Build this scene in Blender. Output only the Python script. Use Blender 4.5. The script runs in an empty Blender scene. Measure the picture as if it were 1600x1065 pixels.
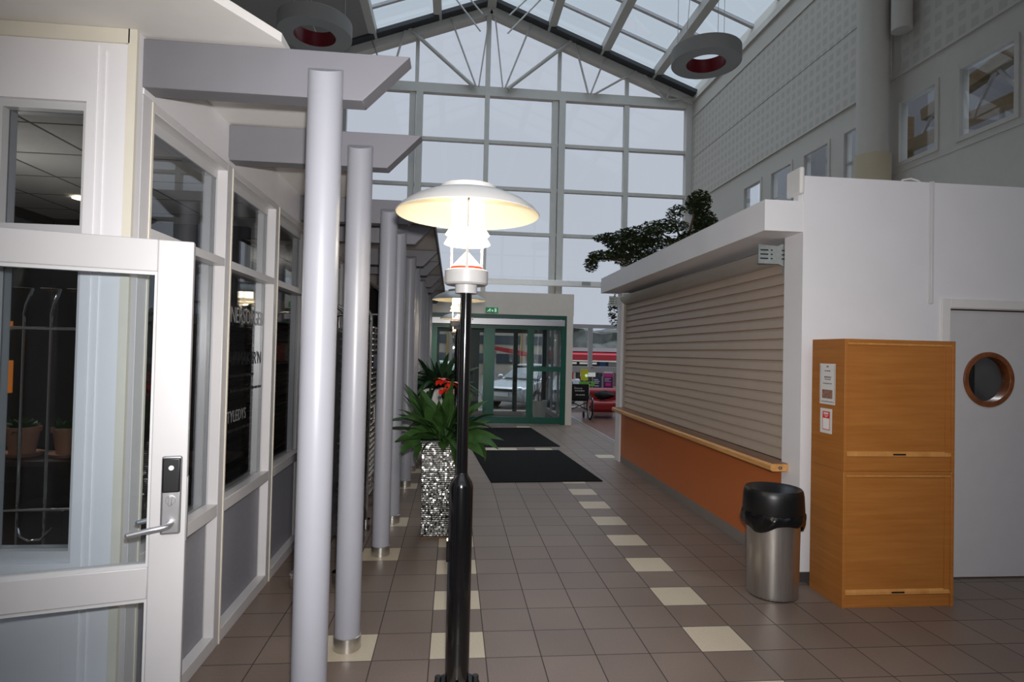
import bpy, bmesh, math, random
from mathutils import Vector, Matrix
random.seed(7)
S = bpy.context.scene
COL = S.collection
PI = math.pi

# ------------------------------------------------------------------ helpers
def lin(c):
    c /= 255.0
    return c/12.92 if c <= 0.04045 else ((c+0.055)/1.055)**2.4
def rgb(r, g, b): return (lin(r), lin(g), lin(b), 1.0)

def tag(o, label=None, cat=None, group=None, kind=None):
    if label: o['label'] = label
    if cat: o['category'] = cat
    if group: o['group'] = group
    if kind: o['kind'] = kind
    return o

def thing(name, label, cat, loc=(0, 0, 0), rz=0, group=None, kind=None):
    o = bpy.data.objects.new(name, None)
    o.empty_display_size = 0.1
    COL.objects.link(o)
    o.location = loc
    o.rotation_euler = (0, 0, rz)
    return tag(o, label, cat, group, kind)

class MB:
    """collects shapes into one mesh"""
    def __init__(s): s.v = []; s.f = []; s.m = []
    def add(s, vs, fs, mi=0):
        n = len(s.v)
        s.v += [tuple(v) for v in vs]
        for f in fs: s.f.append([i+n for i in f]); s.m.append(mi)
        return s
    def box(s, x0, x1, y0, y1, z0, z1, mi=0):
        if x0 > x1: x0, x1 = x1, x0
        if y0 > y1: y0, y1 = y1, y0
        if z0 > z1: z0, z1 = z1, z0
        v = [(x0,y0,z0),(x1,y0,z0),(x1,y1,z0),(x0,y1,z0),(x0,y0,z1),(x1,y0,z1),(x1,y1,z1),(x0,y1,z1)]
        return s.add(v, [(3,2,1,0),(4,5,6,7),(0,1,5,4),(1,2,6,5),(2,3,7,6),(3,0,4,7)], mi)
    def bar(s, a, b, w, h=None, up=(0,0,1), mi=0):
        """rectangular bar from a to b"""
        a = Vector(a); b = Vector(b); d = (b-a).normalized(); h = h or w
        u = Vector(up)
        if abs(d.dot(u)) > 0.98: u = Vector((0,1,0))
        r = d.cross(u).normalized(); u = r.cross(d)
        v = []
        for p in (a, b):
            for sx, sy in ((-1,-1),(1,-1),(1,1),(-1,1)): v.append(p+r*(sx*w/2)+u*(sy*h/2))
        return s.add(v, [(3,2,1,0),(4,5,6,7),(0,1,5,4),(1,2,6,5),(2,3,7,6),(3,0,4,7)], mi)
    def tube(s, pts, r, n=12, cap=True, mi=0):
        pts = [Vector(p) for p in pts]
        rs = r if isinstance(r, (list, tuple)) else [r]*len(pts)
        base = len(s.v); prev = None
        for i, p in enumerate(pts):
            if i == 0: d = pts[1]-pts[0]
            elif i == len(pts)-1: d = pts[-1]-pts[-2]
            else: d = (pts[i+1]-p).normalized()+(p-pts[i-1]).normalized()
            d = d.normalized()
            if prev is None:
                u = Vector((0,0,1)) if abs(d.z) < 0.9 else Vector((1,0,0))
                u = (u-d*u.dot(d)).normalized()
            else: u = (prev-d*prev.dot(d)).normalized()
            prev = u; w = d.cross(u)
            for k in range(n):
                a = 2*PI*k/n
                s.v.append(tuple(p+(u*math.cos(a)+w*math.sin(a))*rs[i]))
        for i in range(len(pts)-1):
            for k in range(n):
                k2 = (k+1) % n
                s.f.append([base+i*n+k, base+i*n+k2, base+(i+1)*n+k2, base+(i+1)*n+k]); s.m.append(mi)
        if cap:
            s.f.append([base+k for k in range(n)][::-1]); s.m.append(mi)
            e = base+(len(pts)-1)*n
            s.f.append([e+k for k in range(n)]); s.m.append(mi)
        return s
    def lathe(s, prof, c=(0,0,0), n=40, closed=False, mi=0, sx=1, sy=1):
        base = len(s.v)
        for r, z in prof:
            for k in range(n):
                a = 2*PI*k/n
                s.v.append((c[0]+r*math.cos(a)*sx, c[1]+r*math.sin(a)*sy, c[2]+z))
        m = len(prof)
        for i in range(m if closed else m-1):
            j = (i+1) % m
            for k in range(n):
                k2 = (k+1) % n
                s.f.append([base+i*n+k, base+i*n+k2, base+j*n+k2, base+j*n+k]); s.m.append(mi)
        return s
    def disc(s, c, r, axis=2, n=32, mi=0):
        base = len(s.v)
        for k in range(n):
            a = 2*PI*k/n; p = [r*math.cos(a), r*math.sin(a)]
            q = list(c)
            ax = [i for i in range(3) if i != axis]
            q[ax[0]] += p[0]; q[ax[1]] += p[1]
            s.v.append(tuple(q))
        s.f.append([base+k for k in range(n)]); s.m.append(mi)
        return s
    def prism(s, poly, axis, a, b, mi=0):
        """poly: 2-D points in the two remaining axes (in x,y,z order), extruded from a to b along axis"""
        n = len(poly)
        def p3(p, t):
            q = [0,0,0]; ax = [i for i in range(3) if i != axis]
            q[ax[0]], q[ax[1]] = p; q[axis] = t
            return tuple(q)
        v = [p3(p, a) for p in poly]+[p3(p, b) for p in poly]
        f = [list(range(n))[::-1], [n+i for i in range(n)]]
        for i in range(n):
            j = (i+1) % n; f.append([i, j, n+j, n+i])
        return s.add(v, f, mi)
    def sphere(s, c, r, n=16, m=10, sx=1, sy=1, sz=1, mi=0):
        prof = [(r*math.sin(PI*i/m)*1.0, -r*math.cos(PI*i/m)*sz) for i in range(m+1)]
        prof[0] = (1e-4, prof[0][1]); prof[-1] = (1e-4, prof[-1][1])
        return s.lathe(prof, c, n, mi=mi, sx=sx, sy=sy)
    def build(s, name, mat, parent=None, bevel=0, smooth=False, seg=2, normals=True):
        me = bpy.data.meshes.new(name)
        me.from_pydata(s.v, [], s.f)
        mats = mat if isinstance(mat, (list, tuple)) else [mat]
        for x in mats: me.materials.append(x)
        me.polygons.foreach_set('material_index', s.m)
        if normals:
            bm = bmesh.new(); bm.from_mesh(me)
            bmesh.ops.recalc_face_normals(bm, faces=bm.faces)
            bm.to_mesh(me); bm.free()
        if smooth:
            me.polygons.foreach_set('use_smooth', [True]*len(me.polygons))
            try: me.set_sharp_from_angle(angle=math.radians(35))
            except Exception: pass
        me.update()
        o = bpy.data.objects.new(name, me)
        COL.objects.link(o)
        if parent is not None: o.parent = parent
        if bevel:
            md = o.modifiers.new('bevel', 'BEVEL'); md.width = bevel; md.segments = seg
            md.limit_method = 'ANGLE'; md.angle_limit = math.radians(40)
            if not smooth:
                me.polygons.foreach_set('use_smooth', [True]*len(me.polygons))
                try: me.set_sharp_from_angle(angle=math.radians(35))
                except Exception: pass
        return o

def text_mesh(name, txt, mat, size, parent=None, mtx=None, extrude=0.0006, align='CENTER', sx=1.0):
    cu = bpy.data.curves.new(name, 'FONT'); cu.body = txt; cu.size = size
    cu.align_x = align; cu.align_y = 'CENTER'; cu.extrude = extrude; cu.resolution_u = 2
    fo = bpy.data.objects.new(name, cu); COL.objects.link(fo)
    dg = bpy.context.evaluated_depsgraph_get()
    me = bpy.data.meshes.new_from_object(fo.evaluated_get(dg))
    bpy.data.objects.remove(fo)
    me.materials.clear(); me.materials.append(mat)
    m = mtx or Matrix()
    me.transform(m @ Matrix.Diagonal((sx, 1, 1, 1)))
    o = bpy.data.objects.new(name, me); COL.objects.link(o)
    if parent is not None: o.parent = parent
    return o

def copy_thing(root, loc, label=None, rz=None):
    r = root.copy(); COL.objects.link(r); r.location = loc
    if rz is not None: r.rotation_euler = (0, 0, rz)
    if label: r['label'] = label
    for ch in list(root.children):
        c = ch.copy(); COL.objects.link(c); c.parent = r
        for g in list(ch.children):
            d = g.copy(); COL.objects.link(d); d.parent = c
    return r

def struct(name, mb, mat, label=None, cat=None, parent=None, **k):
    o = mb.build(name, mat, parent, **k)
    if parent is None: tag(o, label, cat, None, 'structure')
    return o

# ------------------------------------------------------------------ materials
def M(name, col, rough=0.5, metal=0.0, noise=0.0, nscale=8.0, bump=0.0, bscale=60.0, spec=0.5, coat=0.0, emit=None, estr=0.0, nstretch=None):
    m = bpy.data.materials.new(name); m.use_nodes = True
    nt = m.node_tree; b = nt.nodes['Principled BSDF']
    c = rgb(*col)
    b.inputs['Base Color'].default_value = c
    b.inputs['Roughness'].default_value = rough
    b.inputs['Metallic'].default_value = metal
    b.inputs['Specular IOR Level'].default_value = spec
    b.inputs['Coat Weight'].default_value = coat
    if emit:
        b.inputs['Emission Color'].default_value = rgb(*emit); b.inputs['Emission Strength'].default_value = estr
    if noise or bump:
        tc = nt.nodes.new('ShaderNodeTexCoord')
        src = tc.outputs['Object']
        if nstretch:
            mp = nt.nodes.new('ShaderNodeMapping'); mp.inputs['Scale'].default_value = nstretch
            nt.links.new(src, mp.inputs['Vector']); src = mp.outputs['Vector']
    if noise:
        n = nt.nodes.new('ShaderNodeTexNoise'); n.inputs['Scale'].default_value = nscale; n.inputs['Detail'].default_value = 5
        nt.links.new(src, n.inputs['Vector'])
        r = nt.nodes.new('ShaderNodeValToRGB')
        r.color_ramp.elements[0].position = 0.3; r.color_ramp.elements[1].position = 0.7
        r.color_ramp.elements[0].color = tuple(x*(1-noise) for x in c[:3])+(1,)
        r.color_ramp.elements[1].color = tuple(min(1, x*(1+noise)) for x in c[:3])+(1,)
        nt.links.new(n.outputs['Fac'], r.inputs['Fac'])
        nt.links.new(r.outputs['Color'], b.inputs['Base Color'])
    if bump:
        n2 = nt.nodes.new('ShaderNodeTexNoise'); n2.inputs['Scale'].default_value = bscale; n2.inputs['Detail'].default_value = 3
        nt.links.new(src, n2.inputs['Vector'])
        bp = nt.nodes.new('ShaderNodeBump'); bp.inputs['Strength'].default_value = bump; bp.inputs['Distance'].default_value = 0.01
        nt.links.new(n2.outputs['Fac'], bp.inputs['Height']); nt.links.new(bp.outputs['Normal'], b.inputs['Normal'])
    return m

def glass(name, tint=(0.93, 0.95, 0.96), refl=1.0, rough=0.0):
    m = bpy.data.materials.new(name); m.use_nodes = True
    nt = m.node_tree; nt.nodes.clear()
    out = nt.nodes.new('ShaderNodeOutputMaterial')
    mix = nt.nodes.new('ShaderNodeMixShader')
    tr = nt.nodes.new('ShaderNodeBsdfTransparent'); tr.inputs['Color'].default_value = tint+(1,)
    gl = nt.nodes.new('ShaderNodeBsdfGlossy'); gl.inputs['Roughness'].default_value = rough; gl.inputs['Color'].default_value = (refl, refl, refl, 1)
    lw = nt.nodes.new('ShaderNodeLayerWeight'); lw.inputs['Blend'].default_value = 0.5
    p = nt.nodes.new('ShaderNodeMath'); p.operation = 'POWER'; p.inputs[1].default_value = 5
    a = nt.nodes.new('ShaderNodeMath'); a.operation = 'MULTIPLY_ADD'; a.inputs[1].default_value = 0.95; a.inputs[2].default_value = 0.045
    nt.links.new(lw.outputs['Facing'], p.inputs[0]); nt.links.new(p.outputs[0], a.inputs[0])
    nt.links.new(a.outputs[0], mix.inputs[0]); nt.links.new(tr.outputs[0], mix.inputs[1]); nt.links.new(gl.outputs[0], mix.inputs[2])
    nt.links.new(mix.outputs[0], out.inputs[0])
    return m

def tile_mat(name, col, var, grout, size, gw, rough, bumpy=0.3):
    """square tiles of `size` on the XY plane with dark joints, a little tone change per tile"""
    m = bpy.data.materials.new(name); m.use_nodes = True
    nt = m.node_tree; b = nt.nodes['Principled BSDF']; L = nt.links.new
    tc = nt.nodes.new('ShaderNodeTexCoord')
    sp = nt.nodes.new('ShaderNodeSeparateXYZ'); L(tc.outputs['Object'], sp.inputs[0])
    def math_(op, a, b_=None, c_=None):
        n = nt.nodes.new('ShaderNodeMath'); n.operation = op
        for i, x in enumerate((a, b_, c_)):
            if x is None: continue
            if isinstance(x, (int, float)): n.inputs[i].default_value = x
            else: L(x, n.inputs[i])
        return n.outputs[0]
    cells = []; edges = []
    for ax in ('X', 'Y'):
        d = math_('DIVIDE', sp.outputs[ax], size)
        cells.append(math_('FLOOR', d))
        fr = math_('FRACT', d)
        e = math_('MINIMUM', fr, math_('SUBTRACT', 1.0, fr))
        edges.append(e)
    edge = math_('MINIMUM', edges[0], edges[1])
    joint = math_('LESS_THAN', edge, gw/size/2)
    cv = nt.nodes.new('ShaderNodeCombineXYZ'); L(cells[0], cv.inputs[0]); L(cells[1], cv.inputs[1])
    wn = nt.nodes.new('ShaderNodeTexWhiteNoise'); wn.noise_dimensions = '2D'; L(cv.outputs[0], wn.inputs['Vector'])
    ns = nt.nodes.new('ShaderNodeTexNoise'); ns.inputs['Scale'].default_value = 90; ns.inputs['Detail'].default_value = 4; L(tc.outputs['Object'], ns.inputs['Vector'])
    n2 = nt.nodes.new('ShaderNodeTexNoise'); n2.inputs['Scale'].default_value = 1.3; n2.inputs['Detail'].default_value = 6; L(tc.outputs['Object'], n2.inputs['Vector'])
    v = math_('MULTIPLY_ADD', wn.outputs['Value'], var, 1-var/2)
    v = math_('MULTIPLY', v, math_('MULTIPLY_ADD', ns.outputs['Fac'], 0.3, 0.85))
    v = math_('MULTIPLY', v, math_('MULTIPLY_ADD', n2.outputs['Fac'], 0.5, 0.75))
    vm = nt.nodes.new('ShaderNodeVectorMath'); vm.operation = 'SCALE'
    vm.inputs[0].default_value = rgb(*col)[:3]; L(v, vm.inputs['Scale'])
    mx = nt.nodes.new('ShaderNodeMix'); mx.data_type = 'RGBA'
    L(joint, mx.inputs['Factor']); L(vm.outputs[0], mx.inputs['A']); mx.inputs['B'].default_value = rgb(*grout)
    L(mx.outputs['Result'], b.inputs['Base Color'])
    rr = math_('MULTIPLY_ADD', n2.outputs['Fac'], 0.25, rough-0.12)
    rr = math_('MAXIMUM', rr, math_('MULTIPLY', joint, 0.8))
    L(rr, b.inputs['Roughness'])
    bp = nt.nodes.new('ShaderNodeBump'); bp.inputs['Strength'].default_value = bumpy; bp.inputs['Distance'].default_value = 0.003
    L(math_('SUBTRACT', math_('MULTIPLY', ns.outputs['Fac'], 0.25), joint), bp.inputs['Height'])
    L(bp.outputs['Normal'], b.inputs['Normal'])
    return m

def wood(name, c0, c1, scale=(1, 1, 14), rough=0.4, coat=0.1):
    m = bpy.data.materials.new(name); m.use_nodes = True
    nt = m.node_tree; b = nt.nodes['Principled BSDF']; L = nt.links.new
    tc = nt.nodes.new('ShaderNodeTexCoord'); mp = nt.nodes.new('ShaderNodeMapping'); mp.inputs['Scale'].default_value = scale
    L(tc.outputs['Object'], mp.inputs[0])
    n = nt.nodes.new('ShaderNodeTexNoise'); n.inputs['Scale'].default_value = 3.0; n.inputs['Detail'].default_value = 8; n.inputs['Roughness'].default_value = 0.62
    L(mp.outputs[0], n.inputs['Vector'])
    r = nt.nodes.new('ShaderNodeValToRGB'); r.color_ramp.elements[0].position = 0.33; r.color_ramp.elements[1].position = 0.68
    r.color_ramp.elements[0].color = rgb(*c0); r.color_ramp.elements[1].color = rgb(*c1)
    L(n.outputs['Fac'], r.inputs[0]); L(r.outputs[0], b.inputs['Base Color'])
    b.inputs['Roughness'].default_value = rough; b.inputs['Coat Weight'].default_value = coat; b.inputs['Coat Roughness'].default_value = 0.25
    return m

def emis(name, col, st):
    m = bpy.data.materials.new(name); m.use_nodes = True
    b = m.node_tree.nodes['Principled BSDF']
    b.inputs['Base Color'].default_value = (0.8, 0.8, 0.8, 1)
    b.inputs['Emission Color'].default_value = rgb(*col); b.inputs['Emission Strength'].default_value = st
    return m

def perf_mat(name, col, dark):
    """acoustic plates: rows of little square fields"""
    m = bpy.data.materials.new(name); m.use_nodes = True
    nt = m.node_tree; b = nt.nodes['Principled BSDF']; L = nt.links.new
    tc = nt.nodes.new('ShaderNodeTexCoord'); sp = nt.nodes.new('ShaderNodeSeparateXYZ'); L(tc.outputs['Object'], sp.inputs[0])
    res = None
    for ax, sz in (('Y', 0.2), ('Z', 0.2)):
        d = nt.nodes.new('ShaderNodeMath'); d.operation = 'DIVIDE'; d.inputs[1].default_value = sz; L(sp.outputs[ax], d.inputs[0])
        f = nt.nodes.new('ShaderNodeMath'); f.operation = 'FRACT'; L(d.outputs[0], f.inputs[0])
        c = nt.nodes.new('ShaderNodeMath'); c.operation = 'COMPARE'; c.inputs[1].default_value = 0.5; c.inputs[2].default_value = 0.3; L(f.outputs[0], c.inputs[0])
        if res is None: res = c
        else:
            mu = nt.nodes.new('ShaderNodeMath'); mu.operation = 'MULTIPLY'; L(res.outputs[0], mu.inputs[0]); L(c.outputs[0], mu.inputs[1]); res = mu
    mx = nt.nodes.new('ShaderNodeMix'); mx.data_type = 'RGBA'; mx.inputs['A'].default_value = rgb(*col); mx.inputs['B'].default_value = rgb(*dark)
    L(res.outputs[0], mx.inputs['Factor']); L(mx.outputs['Result'], b.inputs['Base Color'])
    b.inputs['Roughness'].default_value = 0.8
    return m

white = M('white_paint', (232, 230, 231), 0.45, noise=0.02, nscale=3, bump=0.03)
white_gloss = M('white_gloss_paint', (212, 210, 210), 0.3, noise=0.015)
cream = M('cream_paint', (220, 214, 198), 0.5, noise=0.03)
offwhite = M('warm_white_paint', (228, 225, 220), 0.55, noise=0.02)
header_white = M('header_paint', (234, 226, 214), 0.6, noise=0.02)
reveal = M('pale_grey_frame_paint', (196, 196, 196), 0.5)
panel_grey = M('grey_panel', (142, 142, 150), 0.55, noise=0.04, nscale=40)
beam_grey = M('pale_grey_beam_paint', (116, 115, 120), 0.55, noise=0.02)
col_grey = M('light_grey_column_paint', (150, 151, 158), 0.36, noise=0.015)
steel = M('brushed_steel', (200, 196, 190), 0.3, 0.95, noise=0.08, nscale=60, nstretch=(1, 1, 0.05))
chrome = M('chrome', (220, 220, 220), 0.12, 1.0)
alu = M('satin_aluminium', (190, 190, 192), 0.35, 0.85)
galv = M('galvanised_steel', (176, 184, 182), 0.4, 0.8, noise=0.1, nscale=30)
black_gloss = M('black_gloss_lacquer', (10, 10, 12), 0.16, coat=0.5)
black_plastic = M('black_plastic', (16, 16, 17), 0.38)
black_bag = M('black_plastic_film', (14, 14, 15), 0.22, bump=0.5, bscale=25)
mat_black = M('black_rubber_mat', (15, 15, 14), 0.95, noise=0.3, nscale=250, bump=0.4, bscale=300, spec=0.15)
red_paint = M('red_line_paint', (196, 62, 40), 0.4)
ring_grey = M('ring_lamp_grey', (128, 128, 126), 0.6)
ring_red = M('ring_lamp_red', (92, 8, 20), 0.3)
gable_grey = M('grey_white_frame_paint', (186, 184, 178), 0.5, noise=0.03)
roof_grey = M('roof_frame_paint', (172, 170, 165), 0.5, noise=0.03)
dark_gap = M('dark_gasket', (40, 42, 44), 0.6)
opaque_roof = M('grey_roof_board', (120, 119, 116), 0.8, noise=0.04)
wall_upper = M('upper_wall_paint', (178, 174, 166), 0.75, noise=0.02)
perf = perf_mat('acoustic_plate', (178, 174, 166), (166, 162, 155))
kiosk_orange = M('orange_brown_laminate', (192, 108, 56), 0.42, noise=0.05, nscale=120)
skirt_grey = M('grey_skirting_tile', (132, 124, 118), 0.5, noise=0.05)
skirt_dark = M('dark_grey_skirting', (70, 66, 66), 0.5)
shutter_m = M('taupe_shutter_paint', (176, 158, 142), 0.42, noise=0.02, spec=0.6)
hood_m = M('taupe_hood_paint', (160, 152, 144), 0.4)
green_frame = M('green_door_paint', (14, 92, 74), 0.35)
green_dark = M('dark_green_door_paint', (12, 52, 46), 0.35)
grey_frame = M('grey_window_paint', (170, 168, 170), 0.45)
pot_white = M('white_pot_glaze', (222, 220, 214), 0.35)
terracotta = M('pale_terracotta', (176, 124, 96), 0.7, noise=0.08)
leaf_m = M('plant_leaf', (50, 80, 36), 0.55, noise=0.25, nscale=14, spec=0.25)
leaf_d = M('dark_plant_leaf', (38, 64, 40), 0.55, noise=0.25, nscale=14, spec=0.3)
leaf_tree = M('tree_leaf', (58, 70, 36), 0.5, noise=0.35, nscale=6)
bark = M('bark', (86, 68, 50), 0.85, noise=0.2)
petal = M('red_petal', (222, 44, 22), 0.45)
soil = M('dark_soil', (36, 26, 20), 0.9)
sofa_red = M('red_leather', (142, 22, 26), 0.42)
fabric_black = M('black_fabric', (18, 18, 20), 0.85)
rubber = M('black_rubber', (22, 22, 22), 0.8)
brown_box = M('dark_brown_wood', (52, 34, 26), 0.6, noise=0.1)
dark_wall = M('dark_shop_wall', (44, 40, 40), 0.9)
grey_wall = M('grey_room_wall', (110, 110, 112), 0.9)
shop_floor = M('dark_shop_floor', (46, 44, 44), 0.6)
lamp_white = M('white_lamp_enamel', (172, 171, 170), 0.35)
shade_out = M('pale_grey_shade_enamel', (206, 204, 200), 0.4)
shade_in = M('cream_shade_lining', (236, 228, 206), 0.6)
lamp_glow = emis('lit_lamp_tube', (255, 238, 206), 9.0)
louvre_m = M('frosted_lamp_louvre', (250, 244, 228), 0.5, emit=(255, 238, 206), estr=0.9)
downlight_e = emis('lit_downlight', (255, 236, 200), 12.0)
exit_green = M('exit_sign_green', (10, 120, 66), 0.4, emit=(10, 130, 70), estr=0.25)
exit_white = M('exit_sign_white', (225, 245, 232), 0.4, emit=(190, 245, 215), estr=0.5)
paper = M('white_paper', (222, 220, 216), 0.35)
ink = M('grey_ink', (70, 70, 74), 0.6)
ink_b = M('black_ink', (12, 12, 12), 0.6)
print_red = M('red_print', (214, 52, 36), 0.4)
print_w = M('white_print', (240, 238, 236), 0.4)
photo_m = M('photo_print', (150, 112, 96), 0.4, noise=0.5, nscale=70)
navy = M('navy_print', (46, 56, 84), 0.5)
purple = M('purple_print', (92, 36, 98), 0.5)
magenta = M('magenta_print', (206, 56, 136), 0.5)
yellow = M('yellow_print', (214, 206, 40), 0.5)
lime = M('lime_print', (110, 190, 60), 0.5)
round_wood = wood('brown_window_wood', (96, 52, 26), (142, 82, 42), (3, 3, 3), 0.35)
cab_wood = wood('honey_beech_veneer', (160, 98, 40), (178, 116, 54), (0.5, 0.5, 9), 0.38, 0.15)
cab_edge = wood('beech_edge', (188, 128, 64), (206, 148, 82), (6, 6, 0.6), 0.4)
counter_wood = wood('beech_counter', (196, 138, 76), (220, 166, 100), (10, 0.6, 10), 0.35, 0.2)
counter_top = wood('brown_counter_top', (112, 76, 50), (140, 98, 66), (14, 0.5, 1), 0.35, 0.2)
lounge_wood = wood('brown_wood_floor', (84, 56, 44), (126, 88, 70), (9, 0.7, 1), 0.35)
yellow_wood = wood('pale_yellow_truss_wood', (98, 78, 48), (118, 96, 60), (2, 2, 6), 0.6)
pane = glass('clear_glass', (0.90, 0.93, 0.95))
pane_roof = glass('roof_glass', (0.84, 0.93, 0.95))
pane_dark = glass('shop_glass', (0.80, 0.82, 0.84))
pane_far = glass('entrance_glass', (0.88, 0.91, 0.91))
orange_glow = M('amber_lantern', (190, 110, 40), 0.5, emit=(220, 120, 40), estr=0.6)
tile_dark = tile_mat('brown_grey_floor_tile', (121, 105, 94), 0.16, (58, 50, 46), 0.3, 0.006, 0.42)
tile_beige = tile_mat('beige_floor_tile', (196, 182, 158), 0.10, (96, 86, 78), 0.3, 0.006, 0.42)
ceil_tile = tile_mat('ceiling_tile', (178, 178, 176), 0.03, (70, 70, 70), 0.62, 0.022, 0.9, 0.1)

# ------------------------------------------------------------------ camera
cam = bpy.data.cameras.new('camera'); cam.sensor_width = 36; cam.lens = 930.1/1600*36
cam.clip_end = 300
co = bpy.data.objects.new('camera', cam); COL.objects.link(co)
yaw, pitch, roll = [math.radians(v) for v in (5.602, 1.027, 1.304)]
fw = Vector((math.sin(yaw)*math.cos(pitch), math.cos(yaw)*math.cos(pitch), math.sin(pitch)))
rt = Vector((math.cos(yaw), -math.sin(yaw), 0)); up = rt.cross(fw)
r2 = rt*math.cos(roll)+up*math.sin(roll); u2 = up*math.cos(roll)-rt*math.sin(roll)
CAM = Vector((0.088, -3.206, 1.638))
mw = Matrix((r2, u2, -fw)).transposed().to_4x4(); mw.translation = CAM
co.matrix_world = mw
S.camera = co

# ------------------------------------------------------------------ floor
T = 0.3
def is_beige(u, v):
    if u in (0, 5) and v % 2 == 0 and -12 < v < 15: return True
    if u == -2 and v % 8 in (0, 5) and v < 34: return True
    if v == 22 and u in (2, 3, 5): return True
    if (v == 32 and u == 5) or (v == 20 and u == 8): return True
    return False
mb = MB()
U0, U1, V0, V1 = -6, 24, -20, 45
idx = {}
for v in range(V0, V1+1):
    for u in range(U0, U1+1):
        idx[u, v] = len(mb.v); mb.v.append((u*T, v*T, 0))
for v in range(V0, V1):
    for u in range(U0, U1):
        mb.f.append([idx[u, v], idx[u+1, v], idx[u+1, v+1], idx[u, v+1]]); mb.m.append(1 if is_beige(u, v) else 0)
mb.box(U0*T, U1*T, V0*T, V1*T, -0.25, -0.004)
struct('floor', mb, [tile_dark, tile_beige], 'brown-grey tiled hall floor with rows of single beige tiles', 'floor', normals=False)
struct('floor_lounge', MB().box(3.16, 6.8, 6.6, 13.35, -0.02, 0.004), lounge_wood, 'brown wooden floor of the lounge by the red sofa', 'floor')
struct('trim_1', MB().box(3.135, 3.165, 6.0, 13.3, 0, 0.008), alu, 'metal strip between floor tiles and wooden floor', 'floor trim')

# ------------------------------------------------------------------ left shop: front wall, storefront, canopy
YF = -0.79
# front wall facing the camera, with a narrow window
mb = MB()
mb.box(-4.2, -1.70, YF, YF+0.047, 0, 2.845)
mb.box(-1.70, -1.335, YF, YF+0.047, 2.56, 2.845)
mb.box(-1.70, -1.335, YF, YF+0.047, 0, 0.80)
mb.box(-1.335, -1.155, YF, YF+0.047, 0, 2.845)
mb.box(-1.305, -1.297, YF-0.006, YF, 0, 2.78); mb.box(-1.272, -1.268, YF-0.006, YF, 0, 2.76)
wl = struct('wall_left', mb, white, 'white front wall of the shop behind the open glass door', 'wall')
MB().box(-4.2, -1.18, YF-0.012, YF, 2.79, 2.845).box(-1.185, -1.152, YF-0.012, YF+0.004, 0, 2.845).build('corner_bead', cream, wl)
w = struct('window_1', MB().box(-1.70, -1.645, YF+0.02, YF+0.1, 0.8, 2.56).box(-1.355, -1.335, YF+0.02, YF+0.1, 0.8, 2.56).box(-1.645, -1.355, YF+0.02, YF+0.1, 2.53, 2.56)
           .box(-1.645, -1.355, YF+0.02, YF+0.1, 1.93, 2.085).box(-1.645, -1.355, YF+0.02, YF+0.1, 0.8, 0.84), reveal,
           'tall narrow shop window in the white wall at the left edge', 'window')
MB().box(-1.645, -1.355, YF+0.055, YF+0.063, 2.085, 2.53).build('upper_pane', pane_dark, w)
MB().box(-1.645, -1.355, YF+0.055, YF+0.063, 0.84, 1.93).build('lower_pane', pane_dark, w)

# storefront bays along X = -1.155
XS = -1.155
posts = [-0.665, 0.225, 1.115, 2.005, 2.895, 3.785]
PW = 0.075
mb = MB()
mb.box(XS-0.10, XS, -0.742, 10.1, 2.655, 2.845)
mb.box(XS-0.055, XS+0.004, -0.74, 10.1, 2.622, 2.655)
ws = struct('wall_storefront', mb, white, 'white band above the storefront windows on the left', 'wall')
for y in posts:
    MB().box(XS-0.055, XS, y-PW, y, 0, 2.62).box(XS-0.11, XS-0.055, y-PW*0.75, y-0.012, 0, 2.62, 1).build('post', [white_gloss, reveal], ws, bevel=0.003)
    MB().box(XS-0.004, XS+0.004, y-0.002, y+0.012, 0, 2.62).build('bead', cream, ws)
names = ['nearest storefront window bay on the left, half behind the glass door', 'second storefront bay, with lettering on its glass',
         'third storefront bay, just left of the nearest grey column', 'fourth storefront bay, behind the nearest grey columns', 'last storefront bay before the open shop']
for i in range(5):
    a, b = posts[i], posts[i+1]-PW
    mb = MB()
    mb.box(XS-0.055, XS, a, b, 2.585, 2.62).box(XS-0.11, XS-0.055, a, b, 2.54, 2.62, 1)
    mb.box(XS-0.085, XS, a, b, 2.065, 2.108)
    mb.box(XS-0.085, XS, a, b, 0.717, 0.782)
    mb.box(XS-0.085, XS, a, b, 0.0, 0.07)
    mb.box(XS-0.11, XS-0.07, b-0.04, b, 0.07, 2.56, 1)
    wb = struct('window_%d' % (i+2), mb, [white_gloss, reveal], names[i], 'window', bevel=0.002)
    MB().box(XS-0.068, XS-0.060, a, b, 2.108, 2.585).build('upper_pane', pane_dark, wb)
    MB().box(XS-0.068, XS-0.060, a, b, 0.782, 2.065).build('lower_pane', pane_dark, wb)
    MB().box(XS-0.075, XS-0.058, a, b, 0.07, 0.717).build('grey_panel', panel_grey, wb)
    if i == 1:
        xp = XS-0.058
        R = Matrix.Rotation(PI/2, 4, 'Z') @ Matrix.Rotation(PI/2, 4, 'X')
        def glass_text(t, y, z, size, m, sx=1.0):
            text_mesh('lettering', t, m, size, wb, Matrix.Translation((xp, y, z)) @ R, 0.0004, sx=sx)
        silver = M('silver_film', (150, 150, 150), 0.4, 0.3)
        glass_text('UNERSORGEB', 0.68, 1.815, 0.135, silver, 0.80)
        glass_text("HAIRMAKER'N", 0.66, 1.555, 0.115, ink_b, 0.92)
        glass_text('STYLEDYS', 0.55, 1.21, 0.10, silver, 0.8)
        for z, y0, y1 in ((1.455, 0.42, 0.82), (1.365, 0.45, 0.98), (1.13, 0.42, 0.78)):
            mb = MB(); y = y0
            while y < y1:
                l = random.uniform(0.03, 0.07); mb.box(xp, xp+0.0006, y, y+l, z-0.008, z+0.008); y += l+0.012
            mb.build('small_print', ink_b, wb)

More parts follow.
